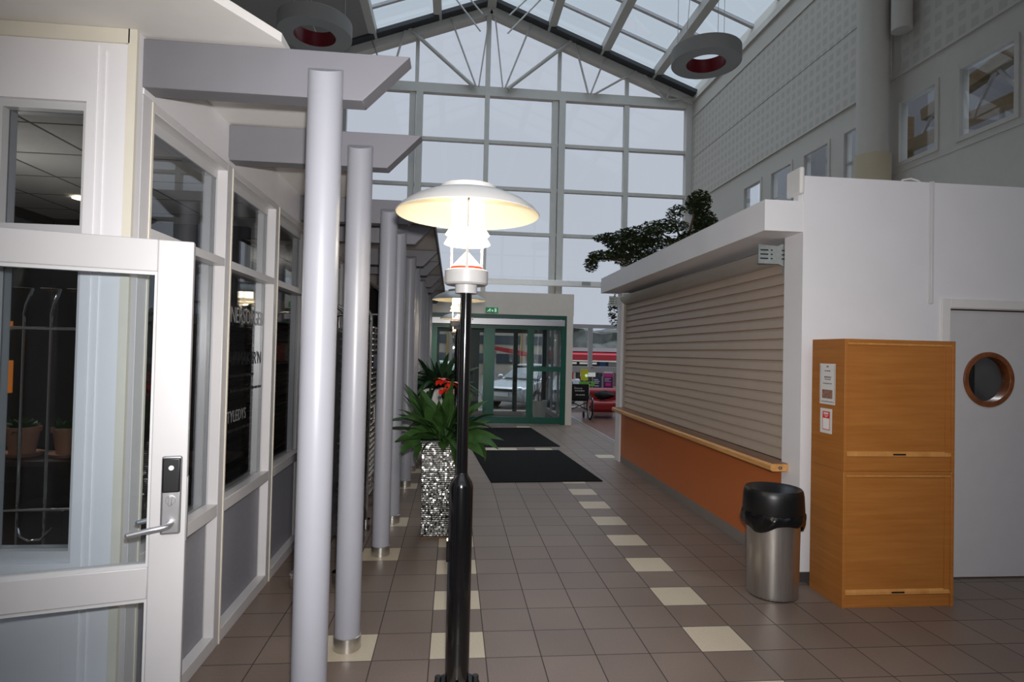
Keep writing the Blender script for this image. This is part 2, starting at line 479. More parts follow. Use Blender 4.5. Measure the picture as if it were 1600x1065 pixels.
# canopy over the passage
mb = MB()
poly = [(-4.2, -6.0), (-3.8, -6.0), (-0.621, -0.782), (-0.621, 2.45), (-0.13, 2.45), (-0.13, 10.1), (-1.255, 10.1), (-1.255, -0.74), (-4.2, -0.74)]
mb.prism(poly, 2, 2.846, 2.882)
cc = struct('ceiling_canopy', mb, offwhite, 'white underside of the flat canopy over the grey columns', 'canopy')
MB().box(-0.13, -0.115, 2.45, 10.1, 2.81, 2.90).build('edge_board', brown_box, cc)
# beams and columns
YC = [-0.75, 0.15, 1.65, 2.55, 4.05, 4.95, 6.45, 7.35, 8.85, 9.75]
def beam_mb():
    return MB().prism([(-1.155, 2.645), (-0.305, 2.645), (-0.118, 2.838), (-1.155, 2.838)], 1, 0.0, 0.10)
ordw = ['nearest', 'second', 'third', 'fourth', 'fifth', 'sixth', 'seventh', 'eighth', 'ninth', 'farthest']
beam0 = beam_mb().build('canopy_beam', beam_grey, None, bevel=0.003)
beam0.location = (0, YC[0], 0)
tag(beam0, 'nearest grey beam with slanted tip, crossing the top left', 'beam', 'grey canopy beams')
col0 = thing('column', 'nearest light grey round column, left of the lamp post', 'column', (-0.452, YC[0], 0), 0, 'light grey columns')
mb = MB()
R0 = 0.069
mb.lathe([(R0, 0.055), (R0, 2.645)], n=48)
# front half running up the face of the beam, top cut on a slant
n = 24; vs = []; 
for k in range(n+1):
    a = PI+PI*k/n
    x, y = R0*math.cos(a), R0*math.sin(a)
    vs += [(x, y-0.001, 2.64), (x, y-0.001, 2.765+0.6*y)]
fs = [(2*k, 2*k+2, 2*k+3, 2*k+1) for k in range(n)]
fs.append([2*k+1 for k in range(n+1)])
mb.add(vs, fs)
mb.build('shaft', col_grey, col0, smooth=True)
o = MB().lathe([(0.001, 0), (0.0735, 0), (0.0735, 0.072), (0.069, 0.074)], n=48).build('base_ring', steel, col0, smooth=True)
o['label'] = 'brushed steel base ring'
clab = ['nearest light grey round column, left of the lamp post', 'second light grey column, standing on a beige tile beside the nearest one',
        'third light grey column from the camera, behind the chrome card rack', 'fourth light grey column, left of the sparkling planter', 'fifth light grey column, just left of the plant leaves',
        'sixth light grey column, behind the leaves of the plant', 'seventh light grey column in the row', 'eighth light grey column in the row', 'ninth light grey column, next to last before the entrance', 'farthest light grey column, beside the entrance']
for i, y in enumerate(YC):
    if i == 0: continue
    copy_thing(col0, (-0.452, y, 0), clab[i])
    b = beam0.copy(); COL.objects.link(b); b.location = (0, y, 0)
    b['label'] = '%s grey beam with slanted tip, counted from the camera' % ordw[i]

# shop interior
ce = struct('ceiling', MB().box(-4.2, XS-0.101, YF+0.05, 10.1, 2.95, 3.0), ceil_tile, 'grey tiled ceiling inside the shop', 'ceiling')
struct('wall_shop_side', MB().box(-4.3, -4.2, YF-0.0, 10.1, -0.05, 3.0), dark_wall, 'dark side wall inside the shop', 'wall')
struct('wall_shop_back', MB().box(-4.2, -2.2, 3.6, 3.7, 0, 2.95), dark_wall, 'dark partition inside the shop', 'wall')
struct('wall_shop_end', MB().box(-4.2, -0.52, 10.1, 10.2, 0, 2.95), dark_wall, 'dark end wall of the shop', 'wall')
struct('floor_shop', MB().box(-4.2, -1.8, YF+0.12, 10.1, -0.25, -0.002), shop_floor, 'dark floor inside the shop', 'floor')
dl = MB().lathe([(0.001, 0), (0.075, 0), (0.085, -0.012), (0.06, -0.012), (0.001, -0.006)], (0, 0, 0), 24).build('downlight', [downlight_e], None, smooth=True)
dl.location = (-3.30, 2.55, 2.949)
tag(dl, 'small lit round downlight in the shop ceiling', 'ceiling light')

# ------------------------------------------------------------------ open glass door
DW = 1.02
d1 = thing('door_1', 'white framed glass door standing open at the left edge', 'door', (-0.856, -0.95, 0), math.radians(15.7), kind='structure')
mb = MB()
mb.box(-0.114, 0, 0, 0.042, 0.015, 2.009)
mb.box(-DW, -DW+0.114, 0, 0.042, 0.015, 2.009)
mb.box(-DW+0.114, -0.114, 0, 0.042, 1.894, 2.009)
mb.box(-DW+0.114, -0.114, 0, 0.042, 0.738, 0.850)
mb.box(-DW+0.114, -0.114, 0, 0.042, 0.015, 0.20)
mb.build('door_frame', M('white_door_paint', (192, 190, 190), 0.35, noise=0.015), d1, bevel=0.004)
MB().box(-DW+0.114, -0.114, 0.018, 0.024, 0.850, 1.894).build('upper_glass', pane, d1)
MB().box(-DW+0.114, -0.114, 0.018, 0.024, 0.20, 0.738).build('lower_glass', pane, d1)
mb = MB()
for x0, x1, z0, z1 in ((-DW+0.114, -0.114, 1.882, 1.894), (-DW+0.114, -0.114, 0.85, 0.862), (-0.122, -0.114, 0.862, 1.882), (-DW+0.114, -0.114, 0.726, 0.738), (-0.122, -0.114, 0.2, 0.726)):
    mb.box(x0, x1, 0.006, 0.036, z0, z1)
mb.build('glazing_bead', reveal, d1)
lk = MB().box(-0.079, -0.014, -0.016, 0, 0.962, 1.240).build('lock_plate', alu, d1, bevel=0.012, seg=4)
o = MB().box(-0.075, -0.018, -0.024, -0.014, 1.112, 1.234).build('card_reader', black_plastic, lk, bevel=0.008, seg=3)
MB().lathe([(0.001, 0.0), (0.0085, 0.0), (0.0085, 0.002), (0.001, 0.002)], n=20).build('badge', pot_white, lk).matrix_local = Matrix.Translation((-0.0465, -0.025, 1.20)) @ Matrix.Rotation(PI/2, 4, 'X')
MB().lathe([(0.001, 0.0), (0.016, 0.0), (0.016, 0.006), (0.001, 0.006)], n=24).box(-0.005, 0.005, -0.016, 0.016, 0.004, 0.02).build('thumb_turn', alu, lk, bevel=0.001).matrix_local = Matrix.Translation((-0.0465, -0.015, 1.085)) @ Matrix.Rotation(PI/2, 4, 'X')
def lever(side):
    s = -1 if side < 0 else 1
    y0 = -0.014 if s < 0 else 0.042
    p = [(-0.046, y0, 1.003), (-0.046, y0+s*0.03, 1.003), (-0.050, y0+s*0.043, 1.003), (-0.062, y0+s*0.05, 1.002), (-0.09, y0+s*0.051, 0.999), (-0.163, y0+s*0.051, 0.986)]
    return MB().tube(p, 0.0095, 14).sphere((-0.163, y0+s*0.051, 0.986), 0.0095).lathe([(0.016, 0), (0.016, 0.008)], n=4)
MB().tube([(-0.046, -0.014, 1.003), (-0.046, -0.044, 1.003), (-0.052, -0.058, 1.003), (-0.066, -0.065, 1.001), (-0.1, -0.066, 0.996), (-0.165, -0.066, 0.984)], [0.013, 0.011, 0.010, 0.0095, 0.0095, 0.009], 14).sphere((-0.165, -0.066, 0.984), 0.009).build('door_handle', alu, d1, smooth=True)
MB().tube([(-0.046, 0.042, 1.003), (-0.046, 0.075, 1.003), (-0.052, 0.088, 1.003), (-0.066, 0.095, 1.001), (-0.1, 0.096, 0.996), (-0.165, 0.096, 0.984)], [0.013, 0.011, 0.010, 0.0095, 0.0095, 0.009], 14).sphere((-0.165, 0.096, 0.984), 0.009).build('door_handle', alu, d1, smooth=True)
MB().box(-0.0005, 0.003, 0.010, 0.032, 0.93, 1.16).build('latch_plate', alu, d1)
MB().box(-0.079, -0.014, 0.042, 0.05, 0.962, 1.240).build('lock_plate', alu, d1, bevel=0.003)

# things seen through the narrow window
gr = thing('coat_stand', 'chrome wall coat rack of thin rods behind the narrow window', 'coat rack', (-1.74, -0.30, 0))
for i, dx in enumerate((-0.115, 0.0, 0.115)):
    MB().tube([(dx, 0, 0.0), (dx, 0, 1.70), (dx+0.012, -0.02, 1.76), (dx+0.045, -0.06, 1.80), (dx+0.075, -0.08, 1.84), (dx+0.07, -0.06, 1.868), (dx-0.06, 0.02, 1.876)], 0.007, 10).build('rod', chrome, gr, smooth=True)
MB().tube([(-0.4, 0, 1.695), (0.3, 0, 1.695)], 0.007, 10).build('crossbar', chrome, gr, smooth=True)
MB().tube([(-0.4, 0, 0.85), (-0.2, -0.03, 0.875), (0.0, -0.05, 0.885), (0.15, -0.05, 0.888), (0.3, -0.05, 0.888)], 0.007, 10).build('crossbar', chrome, gr, smooth=True)
MB().tube([(-0.075, -0.05, 0.805), (-0.06, -0.06, 0.77), (-0.02, -0.065, 0.752), (0.03, -0.065, 0.76), (0.07, -0.06, 0.81)], 0.006, 10).build('hook', chrome, gr, smooth=True)
MB().box(-0.4, 0.3, -0.1, 0.1, 0, 0.03).build('foot', black_plastic, gr)

def leaf_strip(mb, base, az, length, width, el0, droop, n=7, fold=0.14, stem=0.12, roll=0.0, mi=0):
    """a curved blade; el0 start elevation, droop total bend"""
    p = Vector(base); d0 = Vector((math.cos(az), math.sin(az), 0)); side = Vector((-math.sin(az), math.cos(az), 0))
    b = len(mb.v)
    for i in range(n+1):
        t = i/n
        e = el0-droop*t
        if i: p = p+(d0*math.cos(e)+Vector((0,0,1))*math.sin(e))*(length/n)
        if t < stem: w = width*0.12
        else:
            q = (t-stem)/(1-stem); w = width*max(0.03, math.sin(PI*q**0.75)**0.85 if q < 1 else 0.0)
        nrm0 = d0*(-math.sin(e))+Vector((0,0,1))*math.cos(e)
        sd = side*math.cos(roll)+nrm0*math.sin(roll); nrm = nrm0*math.cos(roll)-side*math.sin(roll)
        mb.v += [tuple(p-sd*w/2+nrm*fold*w/2), tuple(p), tuple(p+sd*w/2+nrm*fold*w/2)]
    for i in range(n):
        a = b+3*i
        mb.f += [[a, a+1, a+4, a+3], [a+1, a+2, a+5, a+4]]; mb.m += [mi, mi]
    return mb

def small_pot(name, label, loc, sc=1.0):
    t = thing(name, label, 'potted plant', loc)
    MB().lathe([(0.001, 0), (0.055*sc, 0), (0.075*sc, 0.13*sc), (0.083*sc, 0.13*sc), (0.083*sc, 0.155*sc), (0.072*sc, 0.155*sc), (0.07*sc, 0.13*sc), (0.001, 0.125*sc)], n=28).build('pot', terracotta, t, smooth=True)
    MB().lathe([(0.001, 0), (0.085*sc, 0), (0.098*sc, 0.018*sc), (0.09*sc, 0.02*sc), (0.001, 0.006)], n=28).build('saucer', terracotta, t, smooth=True)
    mb = MB()
    for k in range(170):
        a = random.uniform(0, 2*PI); r = random.uniform(0, 0.045)
        leaf_strip(mb, (r*math.cos(a), r*math.sin(a), 0.125*sc), random.uniform(0, 2*PI), random.uniform(0.04, 0.095)*sc, 0.034, random.uniform(0.7, 1.5), random.uniform(0.2, 1.4), 4)
    mb.build('foliage', leaf_m, t, smooth=True, normals=False)
    return t
ta = thing('side_table', 'dark table with a round edge behind the narrow window', 'table', (-2.05, 0.75, 0))
MB().box(-0.75, 0.75, -0.2, 0.2, 0.90, 0.93).build('table_top', brown_box, ta)
MB().box(-0.70, -0.64, -0.05, 0.05, 0, 0.90).build('leg', black_plastic, ta); MB().box(0.62, 0.68, -0.05, 0.05, 0, 0.90).build('leg', black_plastic, ta)
small_pot('potted_plant', 'left potted green plant in pale clay pot behind the narrow window', (-2.54, 0.75, 0.931), 1.15)
small_pot('potted_plant', 'right potted green plant in pale clay pot behind the narrow window', (-2.27, 0.75, 0.931), 1.15)
ln = thing('lantern', 'small amber hanging lantern in the dark shop', 'lantern', (-2.52, 0.55, 0))
MB().box(-0.028, 0.028, -0.028, 0.028, 1.33, 1.52).build('glass_body', orange_glow, ln); MB().box(-0.022, 0.022, -0.022, 0.022, 1.70, 1.75).build('top_bead', orange_glow, ln)
MB().box(-0.006, 0.006, -0.006, 0.006, 1.52, 2.95).build('cord', black_plastic, ln)

# ------------------------------------------------------------------ lamp posts
def make_lamp(label):
    t = thing('lamp_post', label, 'lamp', (0.143, -0.28, 0), 0, 'white shaded lamp posts')
    MB().lathe([(0.0582, 0), (0.0582, 0.975), (0.052, 1.0), (0.033, 1.03), (0.0285, 1.045)], n=40).box(-0.066, -0.05, -0.03, 0.02, 0.62, 0.72).build('base_sleeve', black_gloss, t, smooth=True)
    MB().lathe([(0.0283, 1.04), (0.0283, 1.925)], n=32).build('pole', black_gloss, t, smooth=True)
    fl = MB().lathe([(0.001, 0), (0.115, 0), (0.115, 0.02), (0.06, 0.024)], n=32).build('base_plate', black_plastic, t, smooth=True)
    for k in range(4):
        a = PI/4+k*PI/2+PI/4
        MB().lathe([(0.001, 0.062), (0.016, 0.062), (0.016, 0.02), (0.026, 0.02), (0.026, 0.0)], (0.09*math.cos(a), 0.09*math.sin(a), 0.0), 6).build('bolt', black_plastic, fl)
    MB().lathe([(0.03, 1.917), (0.054, 1.917), (0.054, 1.958)], n=40).build('neck', lamp_white, t, smooth=True)
    MB().lathe([(0.05, 1.958), (0.097, 1.958), (0.106, 1.966), (0.106, 2.026), (0.10, 2.031), (0.001, 2.031)], n=48).build('collar', lamp_white, t, smooth=True)
    MB().lathe([(0.077, 2.031), (0.077, 2.046), (0.074, 2.05), (0.001, 2.128)], n=48).build('cone', lamp_white, t, smooth=True)
    o = MB().lathe([(0.0775, 2.034), (0.0785, 2.036), (0.0785, 2.043), (0.0775, 2.045)], n=48).build('red_band', red_paint, t, smooth=True)
    for k in range(3):
        a = -PI/2+k*2*PI/3
        MB().tube([(0.088*math.cos(a), 0.088*math.sin(a), 2.028), (0.088*math.cos(a), 0.088*math.sin(a), 2.37)], 0.0065, 8).build('strut', lamp_white, t, smooth=True)
    MB().lathe([(0.001, 2.215), (0.078, 2.215), (0.082, 2.22), (0.082, 2.36), (0.001, 2.36)], n=40).build('lamp_tube', lamp_glow, t, smooth=True)
    MB().lathe([(0.115, 2.160), (0.083, 2.213), (0.081, 2.212), (0.110, 2.158)], n=48, closed=True).build('louvre', louvre_m, t, smooth=True)
    MB().lathe([(0.110, 2.205), (0.083, 2.245), (0.081, 2.244), (0.106, 2.203)], n=48, closed=True).build('louvre', louvre_m, t, smooth=True)
    prof_o = [(0.352, 2.306), (0.33, 2.332), (0.28, 2.368), (0.22, 2.395), (0.16, 2.412), (0.125, 2.418)]
    prof_i = [(0.118, 2.402), (0.16, 2.398), (0.22, 2.382), (0.28, 2.356), (0.33, 2.321), (0.349, 2.302)]
    sh = MB().lathe(prof_o+prof_i, n=72)
    # lining faces
    for i, f in enumerate(sh.f):
        zi = min(i//72, 99)
        if zi >= 6: sh.m[i] = 1
    sh = sh.lathe([(0.349, 2.302), (0.352, 2.306)], n=72)
    so = sh.build('lamp_shade', [shade_out, shade_in], t, smooth=True)
    MB().lathe([(0.001, 2.447), (0.118, 2.447), (0.138, 2.44), (0.142, 2.418), (0.142, 2.405)], n=48).lathe([(0.001, 2.404), (0.118, 2.404)], n=48, mi=1).build('shade_cap', [shade_out, shade_in], so, smooth=True)
    return t
lamp0 = make_lamp('nearest black lamp post with wide white shade, in the middle of the passage')
copy_thing(lamp0, (0.143, 4.72, 0), 'second black lamp post, its shade just below the nearest shade')
copy_thing(lamp0, (0.143, 9.45, 0), 'farthest black lamp post, close to the green entrance doors')

# ------------------------------------------------------------------ planters and plants
def plant(root, base_z, count, lmin, lmax, width, mat, spread=0.12, el=(0.3, 1.5), droop=(0.5, 1.7), name='foliage'):
    mb = MB()
    for k in range(count):
        a = 2*PI*k/count*3.1+random.uniform(-0.3, 0.3)
        r = random.uniform(0.0, spread)
        e = random.uniform(*el)
        leaf_strip(mb, (r*math.cos(a), r*math.sin(a), base_z), a, random.uniform(lmin, lmax), width*random.uniform(0.75, 1.2), e, random.uniform(*droop)*(0.5+0.5*(1.6-e)), 9, stem=0.2, roll=random.uniform(-0.9, 0.9))
    return mb.build(name, mat, root, smooth=True, normals=False)

def sparkle_mat():
    m = bpy.data.materials.new('mosaic_mirror_chips'); m.use_nodes = True
    nt = m.node_tree; b = nt.nodes['Principled BSDF']; L = nt.links.new
    tc = nt.nodes.new('ShaderNodeTexCoord')
    mp = nt.nodes.new('ShaderNodeMapping'); mp.inputs['Scale'].default_value = (70, 70, 56); L(tc.outputs['Object'], mp.inputs[0])
    vo = nt.nodes.new('ShaderNodeTexVoronoi'); vo.feature = 'F1'; vo.inputs['Scale'].default_value = 1.0; vo.inputs['Randomness'].default_value = 0.55; L(mp.outputs[0], vo.inputs['Vector'])
    # each chip leans its own way
    nm = nt.nodes.new('ShaderNodeNewGeometry')
    sub = nt.nodes.new('ShaderNodeVectorMath'); sub.operation = 'SUBTRACT'; L(vo.outputs['Color'], sub.inputs[0]); sub.inputs[1].default_value = (0.5, 0.5, 0.5)
    sc = nt.nodes.new('ShaderNodeVectorMath'); sc.operation = 'SCALE'; sc.inputs['Scale'].default_value = 0.55; L(sub.outputs[0], sc.inputs[0])
    ad = nt.nodes.new('ShaderNodeVectorMath'); ad.operation = 'ADD'; L(nm.outputs['Normal'], ad.inputs[0]); L(sc.outputs[0], ad.inputs[1])
    no = nt.nodes.new('ShaderNodeVectorMath'); no.operation = 'NORMALIZE'; L(ad.outputs[0], no.inputs[0])
    L(no.outputs[0], b.inputs['Normal'])
    sp = nt.nodes.new('ShaderNodeSeparateXYZ'); L(mp.outputs[0], sp.inputs[0])
    fr = nt.nodes.new('ShaderNodeMath'); fr.operation = 'FRACT'; L(sp.outputs['Z'], fr.inputs[0])
    lt = nt.nodes.new('ShaderNodeMath'); lt.operation = 'GREATER_THAN'; lt.inputs[1].default_value = 0.42; L(fr.outputs[0], lt.inputs[0])
    g2 = nt.nodes.new('ShaderNodeMath'); g2.operation = 'LESS_THAN'; g2.inputs[1].default_value = 0.62; L(vo.outputs['Distance'], g2.inputs[0])
    mu = nt.nodes.new('ShaderNodeMath'); mu.operation = 'MULTIPLY'; L(lt.outputs[0], mu.inputs[0]); L(g2.outputs[0], mu.inputs[1])
    mx = nt.nodes.new('ShaderNodeMix'); mx.data_type = 'RGBA'; mx.inputs['A'].default_value = rgb(14, 14, 15); mx.inputs['B'].default_value = rgb(214, 214, 208)
    L(mu.outputs[0], mx.inputs['Factor']); L(mx.outputs['Result'], b.inputs['Base Color'])
    ml = nt.nodes.new('ShaderNodeMath'); ml.operation = 'MULTIPLY'; ml.inputs[1].default_value = 0.75; L(mu.outputs[0], ml.inputs[0]); L(ml.outputs[0], b.inputs['Metallic'])
    b.inputs['Roughness'].default_value = 0.3
    return m
p1 = thing('planter', 'tall black planter covered in silvery mirror chips, with green plant', 'planter', (0.03, 2.22, 0), 0)
def taper_box(mb, w0, w1, z0, z1, mi=0):
    v = []
    for w, z in ((w0, z0), (w1, z1)): v += [(-w, -w, z), (w, -w, z), (w, w, z), (-w, w, z)]
    return mb.add(v, [(3,2,1,0),(4,5,6,7),(0,1,5,4),(1,2,6,5),(2,3,7,6),(3,0,4,7)], mi)
spk = sparkle_mat()
taper_box(MB(), 0.186, 0.196, 0.015, 0.845).build('pot', spk, p1, bevel=0.004)
MB().box(-0.188, 0.188, -0.188, 0.188, 0, 0.018).build('pot_foot', bark, p1)
mb = MB()
for s in (-1, 1):
    mb.box(-0.199, 0.199, s*0.199-0.008, s*0.199+0.008, 0.832, 0.850); mb.box(s*0.199-0.008, s*0.199+0.008, -0.199, 0.199, 0.832, 0.850)
mb.build('pot_rim', black_plastic, p1)
MB().box(-0.187, 0.187, -0.187, 0.187, 0.83, 0.838).build('soil', soil, p1)
plant(p1, 0.84, 84, 0.30, 0.54, 0.10, leaf_m, 0.13, (0.3, 1.5), (0.4, 1.9))
mb = MB()
for k in range(20):   # broad upright leaves near the camera side
    a = -PI/2+random.uniform(-2.0, 2.0)
    leaf_strip(mb, (0.1*math.cos(a)-0.03, 0.1*math.sin(a), 0.84), a, random.uniform(0.34, 0.60), random.uniform(0.08, 0.125), random.uniform(1.1, 1.52), random.uniform(0.0, 0.8), 9, stem=0.28, roll=random.uniform(-0.7, 0.7))
mb.build('front_leaves', leaf_m, p1, smooth=True, normals=False)
fl = MB().tube([(-0.02, -0.05, 0.84), (-0.01, -0.07, 1.1), (0.0, -0.1, 1.33)], 0.006, 8).build('flower_stem', leaf_m, p1, smooth=True)
for (x, y, z, s) in ((-0.035, -0.13, 1.375, 1.0), (0.045, -0.13, 1.345, 0.95), (-0.015, -0.14, 1.29, 0.9), (0.03, -0.1, 1.27, 0.7)):
    mb = MB()
    for k in range(6):
        leaf_strip(mb, (x, y, z), k*PI/3+x*9, 0.088*s, 0.066*s, 0.7 if k % 2 else 0.05, 1.2, 5, stem=0.0)
    mb.sphere((x, y, z+0.006), 0.009)
    mb.build('flower', petal, p1, smooth=True, normals=False)
p2 = thing('planter', 'white planter with dark green plant behind the red flowers', 'planter', (-0.10, 5.72, 0))
taper_box(MB(), 0.22, 0.26, 0.0, 1.08).build('pot', pot_white, p2, bevel=0.01)
MB().box(-0.24, 0.24, -0.24, 0.24, 1.06, 1.085).build('soil', soil, p2)
plant(p2, 1.08, 150, 0.34, 0.60, 0.085, leaf_d, 0.16, (0.0, 1.5), (0.4, 2.0))

# ------------------------------------------------------------------ mats
def mat_thing(label, c):
    o = MB()
    x0, y0 = c[0]
    v = [(x, y, 0.002) for x, y in c]+[(x, y, 0.011) for x, y in c]
    o.add(v, [(3,2,1,0),(4,5,6,7),(0,1,5,4),(1,2,6,5),(2,3,7,6),(3,0,4,7)])
    ob = o.build('door_mat', mat_black, None, bevel=0.004)
    return tag(ob, label, 'mat', 'black floor mats')
mat_thing('nearer large black door mat, beyond the beige tiles', [(0.593, 4.225), (2.037, 4.305), (1.886, 6.675), (0.437, 6.593)])
mat_thing('farther black door mat, right in front of the green doors', [(0.535, 6.954), (1.985, 7.075), (1.79, 9.57), (0.345, 9.45)])

# ------------------------------------------------------------------ kiosk
YK, XK = 0.95, 2.64
mb = MB()
mb.box(XK, 3.82, YK, YK+0.12, 0.075, 2.99)
mb.box(3.82, 4.72, YK, YK+0.12, 2.04, 2.99)
mb.box(4.72, 6.8, YK, YK+0.12, 0.075, 2.99)
wk = struct('wall_kiosk', mb, white, 'white kiosk wall behind the wooden cabinets', 'wall')
MB().box(XK+0.003, 3.75, YK+0.004, YK+0.11, 0, 0.075).box(4.8, 6.8, YK+0.004, YK+0.11, 0, 0.075).build('skirting', skirt_dark, wk)
MB().box(3.655, 3.675, YK-0.014, YK, 2.07, 2.995).box(3.64, 3.675, YK-0.006, YK, 2.07, 2.995).build('cable_trunk', white_gloss, wk, bevel=0.003)
mb = MB()
mb.box(XK+0.003, XK+0.115, YK+0.12, 1.20, 0.0, 2.575)
mb.box(XK-0.01, XK+0.12, 5.67, 5.90, 0.0, 2.575)
struct('wall_kiosk_side', mb, white, 'white posts at both ends of the kiosk shutter', 'wall')
mb = MB()
mb.prism([(2.342, 0.952), (2.64, 0.952), (6.8, 0.952+0.12), (6.8, 5.83), (2.342, 5.83)], 2, 2.572, 2.80)
mb.box(XK+0.01, 2.75, 1.075, 5.8, 2.80, 2.83)
struct('ceiling_kiosk', mb, white, 'white kiosk roof with an overhanging edge above the shutter', 'canopy')
struct('wall_kiosk_rear', MB().box(2.76, 6.8, 5.75, 5.85, 0, 2.57), grey_wall, 'rear wall of the kiosk', 'wall')
pn = struct('wall_kiosk_front', MB().box(2.652, 2.70, 1.20, 5.66, 0.10, 0.775), kiosk_orange, 'orange-brown laminate panel under the wooden kiosk counter', 'wall panel')
MB().box(2.65, 2.70, 1.20, 5.66, 0, 0.10).build('skirting', skirt_grey, pn)
struct('floor_kiosk', MB().box(2.72, 6.8, 1.08, 5.75, -0.02, 0.004), shop_floor, 'dark floor inside the kiosk', 'floor')
ct = thing('counter', 'long beech counter board below the closed shutter', 'counter', (2.5, 1.1, 0.775))
MB().prism([(0.0, 0.012), (0.012, 0.0), (0.140, 0.0), (0.140, 0.056), (0.012, 0.056), (0.0, 0.044)], 1, 0.0, 4.555).build('front_edge', counter_wood, ct, bevel=0.004)
MB().box(0.03, 0.140, 0.012, 0.105, 0.0555, 0.060).box(0.03, 0.28, 0.105, 4.55, 0.0555, 0.060).build('counter_top', counter_top, ct)
mb = MB()
for k in range(7):
    a = k*0.9; mb.box(0.075+0.012*math.cos(a)-0.005, 0.075+0.012*math.cos(a)+0.005, -0.001, 0.001, 0.028+0.009*math.sin(a)-0.004, 0.028+0.009*math.sin(a)+0.004)
mb.build('dark_mark', ink, ct)
# shutter
sh = thing('roller_shutter', 'closed taupe roller shutter above the wooden counter', 'shutter', (2.70, 1.24, 0.835))
z = 0.0; pts = []
nsl = 18; hs = 0.0866
for k in range(nsl):
    for t in range(6):
        q = t/6
        pts.append((0.004-(0.0 if t == 0 else 0.024*(1-(q-1/6)*1.1)**0.8), k*hs+(q if t != 1 else 0.06)*hs))
pts.append((0.004, nsl*hs))
n = len(pts)
vs = [(x, 0.0, zz) for x, zz in pts]+[(x, 4.40, zz) for x, zz in pts]+[(0.02, 0.0, 0), (0.02, 0.0, nsl*hs), (0.02, 4.4, 0), (0.02, 4.4, nsl*hs)]
fs = [(i, i+1, n+i+1, n+i) for i in range(n-1)]+[(2*n, 2*n+1, 2*n+3, 2*n+2)]
MB().add(vs, fs).build('slats', shutter_m, sh, smooth=True, normals=False)
MB().prism([(-0.012, 1.555), (-0.045, 1.575), (-0.08, 1.61), (-0.100, 1.65), (-0.102, 1.668), (-0.095, 1.674), (0.04, 1.674), (0.04, 1.555)], 1, 0.06, 4.44).build('roll_cover', hood_m, sh, smooth=True)
MB().tube([(-0.099, 0.05, 1.672), (-0.099, 4.45, 1.672)], 0.008, 8).build('cover_edge', alu, sh, smooth=True)
MB().box(-0.035, 0.02, -0.035, 0.0, 0.0, 1.42).prism([(-0.035, 1.42), (0.02, 1.42), (0.02, 1.56), (-0.01, 1.52), (-0.028, 1.47)], 1, -0.035, 0.0).build('guide_rail', hood_m, sh)
MB().box(-0.035, 0.02, 4.40, 4.42, 0.0, 1.56).build('guide_rail', hood_m, sh)
MB().tube([(-0.075, 4.43, 1.53), (-0.06, 4.43, 1.50), (-0.05, 4.43, 1.45), (-0.05, 4.43, 0.02)], 0.007, 8).build('cable', white_gloss, sh, smooth=True)
def bracket(y, loc_label):
    b = MB()
    b.prism([(-0.265, 1.535), (-0.265, 1.685), (-0.11, 1.675), (-0.03, 1.71), (-0.03, 1.50), (-0.10, 1.535)], 1, y, y+0.006)
    b.box(-0.034, -0.028, y-0.03, y+0.06, 1.46, 1.72)
    o = b.build('bracket', galv, sh)
    for zz in (1.575, 1.608, 1.641):
        for a_, b_ in ((-0.25, -0.185), (-0.165, -0.15), (-0.075, -0.05)): MB().box(a_, b_, y-0.001, y, zz-0.005, zz+0.005).build('slot', ink_b, o)
    return o
bracket(-0.03, ''); bracket(4.44, '')
ap = MB().prism([(0, 0), (0.19, 0), (0.19, 0.20), (0, 0.20)], 0, 0, 0.038).build('access_point', offwhite, None, bevel=0.016, seg=4)
ap.location = (2.585, 0.905, 2.845); tag(ap, 'small off-white plastic box with rounded corners at the kiosk wall corner', 'wall box')
struct('trim_2', MB().box(2.602, 2.639, 0.955, 1.02, 2.80, 2.985), white, 'short white upright at the kiosk roof corner', 'trim')
bx = MB().box(-0.07, 0.07, -0.06, 0.06, 0, 0.14).build('junction_box', white_gloss, None, bevel=0.006)
bx.location = (2.86, 5.7, 2.801); tag(bx, 'small white box on the far end of the kiosk roof', 'box')

cb = MB().tube([(3.44, 1.0, 2.99), (3.46, 0.99, 3.012), (3.52, 0.985, 3.022), (3.58, 0.99, 3.012), (3.62, 1.0, 2.996), (3.645, 0.985, 2.994)], 0.007, 8).build('cable_loop', offwhite, None, smooth=True)
tag(cb, 'short pale cable looped over the top edge of the kiosk wall', 'cable')
# kitchen door with round window
d2 = thing('door_2', 'pale grey door with a round wood-rimmed window behind the cabinets', 'door', (3.82, YK, 0), kind='structure')
def holed_plate(mb, x0, x1, z0, z1, cx, cz, r, y0, y1, n=48):
    angs = sorted(set([2*PI*k/n for k in range(n)]+[math.atan2(z-cz, x-cx) % (2*PI) for x in (x0, x1) for z in (z0, z1)]))
    outer = []; inner = []
    for a in angs:
        c, s = math.cos(a), math.sin(a)
        t = min([(x1-cx)/c if c > 1e-9 else 1e9, (x0-cx)/c if c < -1e-9 else 1e9, (z1-cz)/s if s > 1e-9 else 1e9, (z0-cz)/s if s < -1e-9 else 1e9])
        outer.append((cx+c*t, cz+s*t)); inner.append((cx+r*c, cz+r*s))
    m = len(angs)
    v = [(x, y0, z) for x, z in outer]+[(x, y0, z) for x, z in inner]+[(x, y1, z) for x, z in outer]+[(x, y1, z) for x, z in inner]
    f = []
    for i in range(m):
        j = (i+1) % m
        f += [(i, j, m+j, m+i), (2*m+i, 3*m+i, 3*m+j, 2*m+j), (m+i, m+j, 3*m+j, 3*m+i), (i, 2*m+i, 2*m+j, j)]
    return mb.add(v, f)
door_grey = M('pale_grey_door_laminate', (200, 198, 197), 0.55, noise=0.02)
RX, RZ, RR = 0.343, 1.508, 0.198
